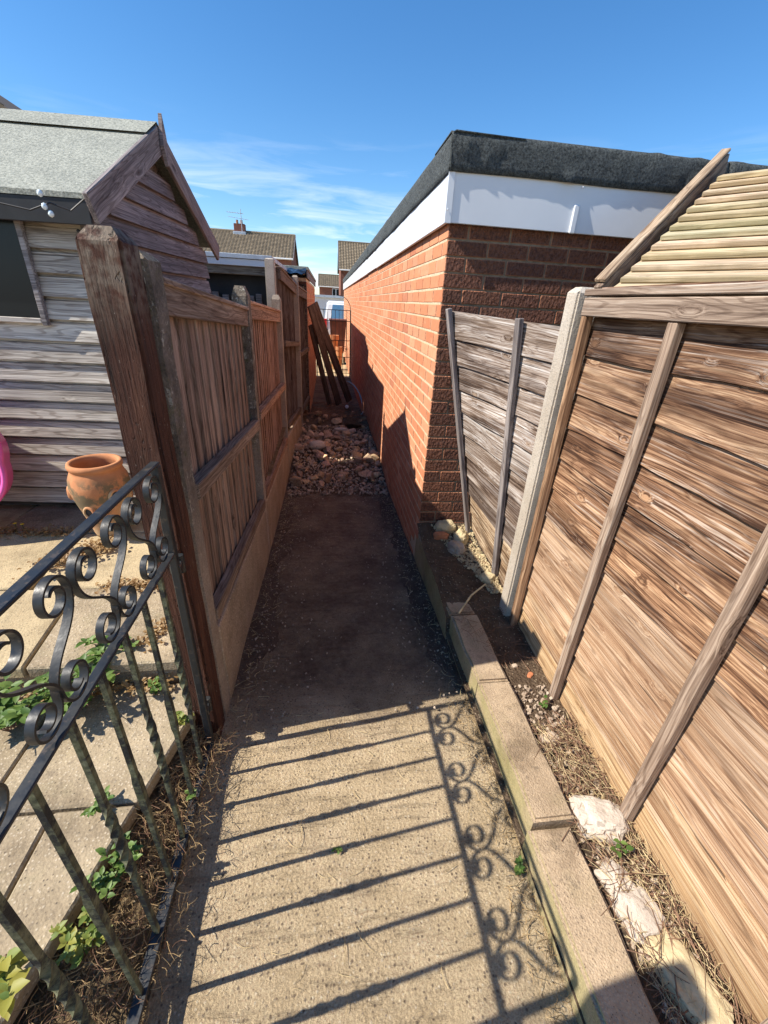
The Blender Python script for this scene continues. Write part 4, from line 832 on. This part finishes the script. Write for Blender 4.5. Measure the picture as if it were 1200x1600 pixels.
# ---------------------------------------------------------------- weeds
def leafmesh(spots, rr, size, shape=1.0):
    v, f, tn = [], [], []
    for p, d in spots:
        d = Vector(d).normalized(); sd = d.cross(Vector((0, 0, 1))); sd = sd.normalized() if sd.length > .05 else Vector((1, 0, 0)); up_ = sd.cross(d); l = size * rr.uniform(.6, 1.35); w = l * .36 * shape; b = len(v); p = Vector(p); t = rr.random()
        v += [p, p + d * l * .3 + sd * w * .8 + up_ * .12 * l, p + d * l * .65 + sd * w * .7 + up_ * .08 * l, p + d * l - up_ * .10 * l, p + d * l * .65 - sd * w * .7 + up_ * .08 * l, p + d * l * .3 - sd * w * .8 + up_ * .12 * l, p + d * l * .5 + up_ * .01 * l]
        f += [(b, b + 1, b + 6), (b + 1, b + 2, b + 6), (b + 2, b + 3, b + 6), (b + 3, b + 4, b + 6), (b + 4, b + 5, b + 6), (b + 5, b, b + 6)]; tn += [t] * 6
    me = mesh('leaves', v, f); settint(me, tn); return me
def weed(x, y, z, h, spread, n, size, mat, seed, label, name='weed'):
    rr = random.Random(seed); t = thing(name, (x, y, z), label, 'plant', 'weeds growing round the gate and patio'); st = []; sp = []
    ns = max(3, n // 14)
    for i in range(ns):
        a = rr.uniform(0, 6.28); e = Vector((x + math.cos(a) * spread * rr.uniform(.3, 1), y + math.sin(a) * spread * rr.uniform(.3, 1), z + h * rr.uniform(.4, 1))); st.append(((x + rr.uniform(-.01, .01) , y, z - .01), e))
        for k in range(n // ns):
            q = rr.uniform(.25, 1.); p = Vector((x, y, z)).lerp(e, q) + Vector((0, 0, h * .25 * math.sin(q * 3.1))); aa = rr.uniform(0, 6.28); sp.append((p, (math.cos(aa), math.sin(aa), rr.uniform(-.15, .7))))
    v, f = [], []
    for a, e in st:
        m = tube([a, Vector(a).lerp(e, .5) + Vector((0, 0, h * .25)), e], .0016, 4); b = len(v); v += [q.co.copy() for q in m.vertices]; f += [tuple(b + k for k in p.vertices) for p in m.polygons]
    link('stem', mesh('stem', v, f), 'twig', t); tag(link('foliage', leafmesh(sp, rr, size), mat, t, smooth=True), kind='stuff'); return t
weed(-.93, 1.20, .17, .16, .17, 330, .034, 'leaf', 1, 'leafy green weed clump below the patio step at the left edge')
weed(-.86, 1.36, .29, .05, .10, 110, .032, 'leaf', 2, 'low green weed growing out of the top of the step')
weed(-1.12, 1.12, .17, .17, .15, 240, .036, 'leaf', 3, 'green weed clump cut by the left edge of the picture')
weed(-.68, .82, .18, .05, .055, 70, .018, 'leaf', 4, 'small green weed in the joint between two paving slabs')
weed(-.585, .66, .10, .12, .09, 170, .020, 'leaf', 5, 'green weed tangle behind the middle gate bars')
weed(-.60, .53, .10, .12, .08, 150, .020, 'leafyel', 6, 'yellow-green weed behind the gate near the bottom rail')
weed(-.70, .435, .17, .10, .08, 44, .034, 'leafyel', 7, 'large yellow-green leaves at the lower left corner')
weed(-.80, .40, .18, .05, .07, 30, .034, 'leaf', 8, 'broad green leaves at the bottom left edge')
weed(-.535, 1.10, .10, .12, .04, 50, .020, 'leafyel', 9, 'yellow-green sprig at the foot of the gate post')
weed(-.445, .88, .08, .05, .025, 30, .014, 'leaf', 10, 'tiny green seedling on the gate bottom rail')
weed(-.66, 1.24, .18, .05, .05, 60, .018, 'leaf', 11, 'small weed in front of the patio step by the gate')
weed(.02, .72, .0, .025, .018, 26, .010, 'leaf', 12, 'tiny green weed in the middle of the sunlit path')
weed(.585, .60, .0, .05, .04, 40, .016, 'leaf', 13, 'small green weed at the foot of the kerb')
weed(.855, 1.09, .13, .04, .03, 10, .024, 'leaf', 14, 'two dark green leaves in the soil bed by the fence batten')
weed(.86, .575, .14, .05, .03, 9, .022, 'leaf', 15, 'small green leaf between the pale concrete lumps')
def mossline(name, a, b, n, wd, seed, label):
    rr = random.Random(seed); sp = []
    for i in range(n):
        t = rr.random(); p = Vector(a).lerp(Vector(b), t) + Vector((rr.gauss(0, wd), rr.gauss(0, wd), rr.uniform(0, .02))); an = rr.uniform(0, 6.28); sp.append((p, (math.cos(an), math.sin(an), rr.uniform(0, 1.))))
    return tag(link(name, leafmesh(sp, rr, .020, 1.2), 'leafdry', None), label, 'moss', kind='stuff')
mossline('dry_moss', (-1.02, 1.70, .345), (-.62, 1.71, .345), 420, .022, 1, 'brown dry moss in the patio joint in front of the pot')
mossline('dry_moss', (-1.35, 1.85, .375), (-1.10, 2.02, .395), 520, .035, 2, 'brown dry moss mat at the foot of the terracotta pot')
mossline('dry_moss', (-1.75, 2.11, .405), (-1.30, 2.11, .405), 240, .025, 3, 'dark moss line on the patio left of the pot')
mossline('dry_moss', (-.74, 1.36, .295), (-.58, 1.66, .335), 240, .02, 4, 'dry moss along the patio edge by the gate post')
mossline('dry_moss', (-1.3, 1.26, .185), (-.62, 1.26, .185), 300, .022, 5, 'dry moss at the foot of the patio step')
fl = thing('yellow_flower', (-1.62, 2.16, .39), 'two tiny yellow flowers at the edge of the shade by the shed', 'flower')
for q in ((-1.60, 2.15), (-1.64, 2.16)): link('flower_head', lathe([(.0, .0), (.010, .004), (.0, .008)], 8), (lambda g: (g.col((.75, .55, .03)), g.m)[1])(G('yellowpetal')), fl, T(q[0], q[1], .44)); link('stem', tube([(q[0], q[1], .385), (q[0], q[1], .44)], .0015, 4), 'leaf', fl)

# ---------------------------------------------------------------- end of the alley: wire gate, yard, van, bin, pots
ig = thing('wire_gate', (.15, 12.25, -.34), 'thin black wire gate with arched top at the far end of the path', 'gate')
for z in (1.36, 1.10, .62, .20, -.22): link('rail', tube([(-.30, 12.25, z), (.60, 12.25, z)], .009, 6), 'iron', ig)
for k in range(10): x = -.30 + .10 * k; link('bar', tube([(x, 12.25, -.32), (x, 12.25, 1.36)], .006 if 0 < k < 9 else .014, 6), 'iron', ig)
link('arch', tube([(.60 - .30 * (1 - math.cos(t)) , 12.25, 1.36 + .34 * math.sin(t)) for t in [k * .16 for k in range(11)]], .008, 6), 'iron', ig)
link('scroll', sweep(spiral((0, 0), .09, 0, 620, .02), .012, .010), 'iron', ig, T(.45, 12.25, .40) @ Matrix.Rotation(R(90), 4, 'Z'))
bn = thing('wheelie_bin', (.33, 15.3, -.37), 'brown wheeled bin standing in front of the white van', 'bin')
me = mesh('bin', [(sx * (.21 if z == 0 else .27), sy * (.22 if z == 0 else .29), z) for z in (0, .92) for sx, sy in ((-1, -1), (1, -1), (1, 1), (-1, 1))], [(3, 2, 1, 0), (4, 5, 6, 7)] + [(k, (k + 1) % 4, 4 + (k + 1) % 4, 4 + k) for k in range(4)])
link('bin_body', me, 'brownplastic', bn, T(.33, 15.3, .06)); bx('bin_lid', .04, .62, 14.96, 15.62, .982, 1.04, 'brownplastic', bn, .015)
for x in (.10, .56): link('wheel', tube([(x - .03, 15.55, -.27), (x + .03, 15.55, -.27)], .10, 14), 'rubber', bn)
link('bin_foot', box(.3, .3, .43), 'brownplastic', bn, T(.33, 15.25, -.155))
for k, (x, y, z, s, lb_) in enumerate(((.17, 14.0, -.37, 1.0, 'taller terracotta pot standing on the yard before the bin'), (.34, 13.7, -.37, .7, 'smaller terracotta pot right of the taller one beyond the gate'))):
    t = thing('flower_pot', (x, y, z), lb_, 'pot', 'terracotta pots beyond the wire gate'); hgt = 1.0 * s
    link('pot_body', lathe([(0, 0), (.10 * s, 0), (.14 * s, hgt * .86), (.17 * s, hgt * .86), (.17 * s, hgt), (.14 * s, hgt), (.13 * s, hgt * .8), (0, hgt * .8)], 20), 'terra', t, T(x, y, z), smooth=False)
van = thing('white_van', (.75, 20.4, -.37), 'white van parked beyond the alley with sky reflection coloured into its rear window', 'van')
VX0, VX1, VY0, VY1 = -.15, 1.75, 18.6, 23.2; vz = -.37
def vanbody():
    prof = [(VY0 + .10, .30), (VY0, .42), (VY0, .95), (VY0 + .06, 1.25), (VY0 + .26, 1.86), (VY0 + .55, 1.93), (VY0 + 2.6, 1.93), (VY0 + 3.5, 1.25), (VY1 - .1, 1.05), (VY1, .85), (VY1, .35), (VY1 - .1, .30)]
    v = []; n = len(prof)
    for x, ins in ((VX0, 1), (VX1, -1)):
        for y, z in prof: v.append((x + ins * max(0, (z - 1.1)) * .16, y, z + vz))
    bm = bmesh.new(); vs = [bm.verts.new(q) for q in v]
    bm.faces.new(vs[:n]); bm.faces.new(vs[n:][::-1])
    for k in range(n): bm.faces.new((vs[k], vs[n + k], vs[n + (k + 1) % n], vs[(k + 1) % n]))
    bmesh.ops.recalc_face_normals(bm, faces=bm.faces[:]); bmesh.ops.bevel(bm, geom=bm.edges[:], offset=.06, segments=3, affect='EDGES')
    me = bpy.data.meshes.new('van'); bm.to_mesh(me); bm.free(); return me
link('body', vanbody(), 'whitepaint', van, smooth=False)
def quad(name, pts, mat, par): return link(name, mesh(name, pts, [(0, 1, 2, 3)]), mat, par)
rw = lambda x, z: (x, VY0 + .06 + (z - 1.25) * .328 - .022, z + vz)
rwo = quad('rear_window', [rw(.12, 1.27), rw(1.50, 1.27), rw(1.44, 1.80), rw(.20, 1.80)], 'vanglass', van); rwo.modifiers.new('t', 'SOLIDIFY').thickness = .01
for x in (VX0 + .06, VX1 - .06): bx('tail_light', x - .055, x + .055, VY0 - .012, VY0 + .1, .95 + vz, 1.28 + vz, 'redlamp', van, .01)
bx('bumper', VX0 + .05, VX1 - .05, VY0 - .05, VY0 + .1, .34 + vz, .52 + vz, 'rubber', van, .02)
bx('side_window', VX0 + .03, VX0 + .05, VY0 + .7, VY0 + 1.8, 1.25 + vz, 1.70 + vz, 'vanglass', van, .005)
for x in (VX0 + .1, VX1 - .1):
    for y in (VY0 + .85, VY1 - .85):
        wv = link('wheel', tube([(x - .1, y, vz + .31), (x + .1, y, vz + .31)], .31, 22), 'rubber', van); link('rim', tube([(x - .105, y, vz + .31), (x + .105, y, vz + .31)], .18, 16), 'leadgrey', wv)
wg = thing('white_garage', (.6, 32, -.37), 'low pale rendered garage across the road behind the white van', 'garage'); bx('wall', -1.0, 5, 30.2, 34, -.37, 1.72, 'render', wg, 0); bx('roof_edge', -1.1, 5.1, 30.05, 34.1, 1.722, 1.86, 'leadgrey', wg)
bx('garage_door', 1.2, 3.6, 30.15, 30.19, -.37, 1.45, 'whitepaint', wg)
dp = bx('gate_pillar', -.62, -.36, 12.3, 12.55, -.37, 1.62, 'black', None); tag(dp, 'dark slim pillar beside the far wire gate', 'pillar')

# ---------------------------------------------------------------- houses
def house(name, x0, x1, y, depth, zg, ze, zr, label, gable='x', tw=.33, chim=None, aer=False, win=(), wallmat='housebrick', ridge_inset=0.):
    """Ridge runs along X; the slope facing the camera is tiled piece by piece in courses."""
    t = thing(name, ((x0 + x1) / 2, y + depth / 2, zg), label, 'house', 'houses beyond the alley')
    bx('wall', x0, x1, y, y + depth, zg, ze, wallmat, t, 0)
    ym = y + depth / 2; o = .3
    for xx in (x0 + .002, x1 - .002):
        link('gable_wall', mesh('gable', [(xx, y, ze), (xx, y + depth, ze), (xx, ym, zr - .1)], [(0, 1, 2)]), wallmat, t)
    sl_ = math.hypot(ym - y + o, zr - ze + .12); n = int(sl_ / .28); m = int((x1 - x0 + .4) / tw); v, f, tn = [], [], []
    a = Vector((0, y - o, ze - .12)); b = Vector((0, ym, zr)); d = (b - a) / n; nr = Vector((0, -(b - a).z, (b - a).y)).normalized()
    for r in range(n):
        for c in range(m):
            X0 = x0 - .2 + c * tw; q = a + d * r; tq = random.random(); k = len(v); wv = tw * .96
            v += [(X0, q.y + nr.y * .05, q.z + nr.z * .05), (X0 + wv * .5, q.y + nr.y * .10, q.z + nr.z * .10), (X0 + wv, q.y + nr.y * .05, q.z + nr.z * .05),
                  (X0, q.y + d.y * 1.02, q.z + d.z * 1.02), (X0 + wv * .5, q.y + d.y * 1.02 + nr.y * .05, q.z + d.z * 1.02 + nr.z * .05), (X0 + wv, q.y + d.y * 1.02, q.z + d.z * 1.02),
                  (X0, q.y, q.z - .01), (X0 + wv, q.y, q.z - .01)]
            f += [(k, k + 1, k + 4, k + 3), (k + 1, k + 2, k + 5, k + 4), (k, k + 6, k + 7, k + 2, k + 1)]; tn += [tq] * 3
    me = mesh('tiles', v, f); settint(me, tn)
    rf = link('roof', mesh('roof', [(x0 - .2, y - o, ze - .14), (x1 + .2, y - o, ze - .14), (x1 + .2, ym, zr - .02), (x0 - .2, ym, zr - .02), (x0 - .2, y + depth + o, ze - .14), (x1 + .2, y + depth + o, ze - .14)], [(0, 1, 2, 3), (3, 2, 5, 4)]), 'tilegap', t)
    tag(link('tiles', me, 'tile', rf), kind='stuff')
    link('ridge', tube([(x0 - .2, ym, zr + .02), (x1 + .2, ym, zr + .02)], .13, 8), 'tile', rf)
    bar('verge', (x1 + .21, y - o, ze - .15), (x1 + .21, ym, zr - .02), .06, .2, 'gablewood', rf); bar('verge', (x0 - .21, y - o, ze - .15), (x0 - .21, ym, zr - .02), .06, .2, 'gablewood', rf)
    link('gutter', tube([(x0 - .2, y - o - .05, ze - .16), (x1 + .2, y - o - .05, ze - .16)], .07, 8), 'whitepaint', t)
    if chim:
        cx, cw, ch = chim; ck = bx('chimney', cx - cw / 2, cx + cw / 2, ym - .4, ym + .3, zr - .4, zr + ch, wallmat, t, .02)
        bx('flashing', cx - cw / 2 - .08, cx + cw / 2 + .08, ym - .55, ym + .35, zr - .45, zr - .02, 'leadgrey', ck, .02)
        for dx in (-.22, .18): link('chimney_pot', lathe([(.12, 0), (.10, .3), (.13, .32), (.0, .32)], 12), 'terra', ck, T(cx + dx, ym, zr + ch))
        if aer:
            ar = thing('tv_aerial', (cx + .25, ym - .2, zr + ch), 'thin rooftop television aerial beside the chimney', 'aerial'); link('mast', tube([(cx + .25, ym - .45, zr), (cx + .25, ym - .45, zr + 1.75)], .03, 6), 'leadgrey', ar)
            link('boom', tube([(cx - 1.0, ym - .45, zr + 1.45), (cx + .5, ym - .45, zr + 1.40)], .022, 6), 'leadgrey', ar); link('boom', tube([(cx - .9, ym - .45, zr + 1.1), (cx + .9, ym - .45, zr + .95)], .02, 6), 'leadgrey', ar)
            for k in range(6): link('element', tube([(cx - .95 + .24 * k, ym - .75, zr + 1.45 - .008 * k), (cx - .95 + .24 * k, ym - .15, zr + 1.45 - .008 * k)], .015, 5), 'leadgrey', ar)
    for (wx0, wx1, wz0, wz1) in win:
        wf = bx('window', wx0, wx1, y - .05, y - .01, wz0, wz1, 'whitepaint', t, .01); w_ = (wx1 - wx0)
        for k in range(2): bx('pane', wx0 + .07 + k * w_ / 2, wx0 + w_ / 2 - .05 + k * w_ / 2, y - .062, y - .052, wz0 + .09, wz1 - .09, 'glassdark', wf, .005)
    return t
house('tiled_house', -12.5, -3.25, 45, 8.0, -.45, 4.85, 6.95, 'brick house with brown tiled roof, chimney and aerial at centre left', tw=.30, chim=(-8.2, 1.0, .62), aer=True, win=((-7, -5.4, 2.6, 3.9),))
house('tiled_house', 1.45, 12, 53, 8.0, -.45, 4.75, 7.6, 'brick house with tiled roof partly hidden behind the right garage', tw=.30, win=((3, 4.5, 2.7, 4.0),))
house('tiled_house', -1.45, 6.5, 86, 8.0, -.45, 3.85, 5.75, 'farthest small brick house with white window over the van', tw=.36, win=((.85, 2.15, 2.1, 3.5),))
# house behind the shed, only its gable verge shows
hb = thing('rendered_house', (-9, 12, .3), 'pale house gable with dark roof tiles peeping over the shed at top left', 'house')
hv = [(-14, 11, .3), (-5.63, 11, .3), (-5.63, 11, 3.97), (-9.58, 11, 6.17), (-14, 11, 4.2)]
link('wall', mesh('wall', hv + [(x, 18, z) for x, y, z in hv], [(0, 1, 2, 3, 4), (9, 8, 7, 6, 5)] + [(k, 5 + k, 5 + (k + 1) % 5, (k + 1) % 5) for k in range(5)]), 'render', hb)
bar('verge', (-5.40, 10.85, 3.95), (-9.58, 10.85, 6.29), .06, .22, 'whitepaint', hb, up=(0.5, 0, 1)); bar('roof', (-5.30, 14.3, 4.05), (-9.58, 14.3, 6.45), 7.0, .10, 'tilegap', hb, up=(.5, 0, 1))
for k in range(14):
    a = Vector((-5.28, 10.78, 4.09)).lerp(Vector((-9.58, 10.78, 6.49)), k / 14); b = Vector((-5.28, 10.78, 4.09)).lerp(Vector((-9.58, 10.78, 6.49)), (k + 1.1) / 14)
    bar('roof_tile', a + Vector((0, .1, .03)), b + Vector((0, .1, .0)), .33, .05, 'tile', hb, up=(.5, 0, 1))
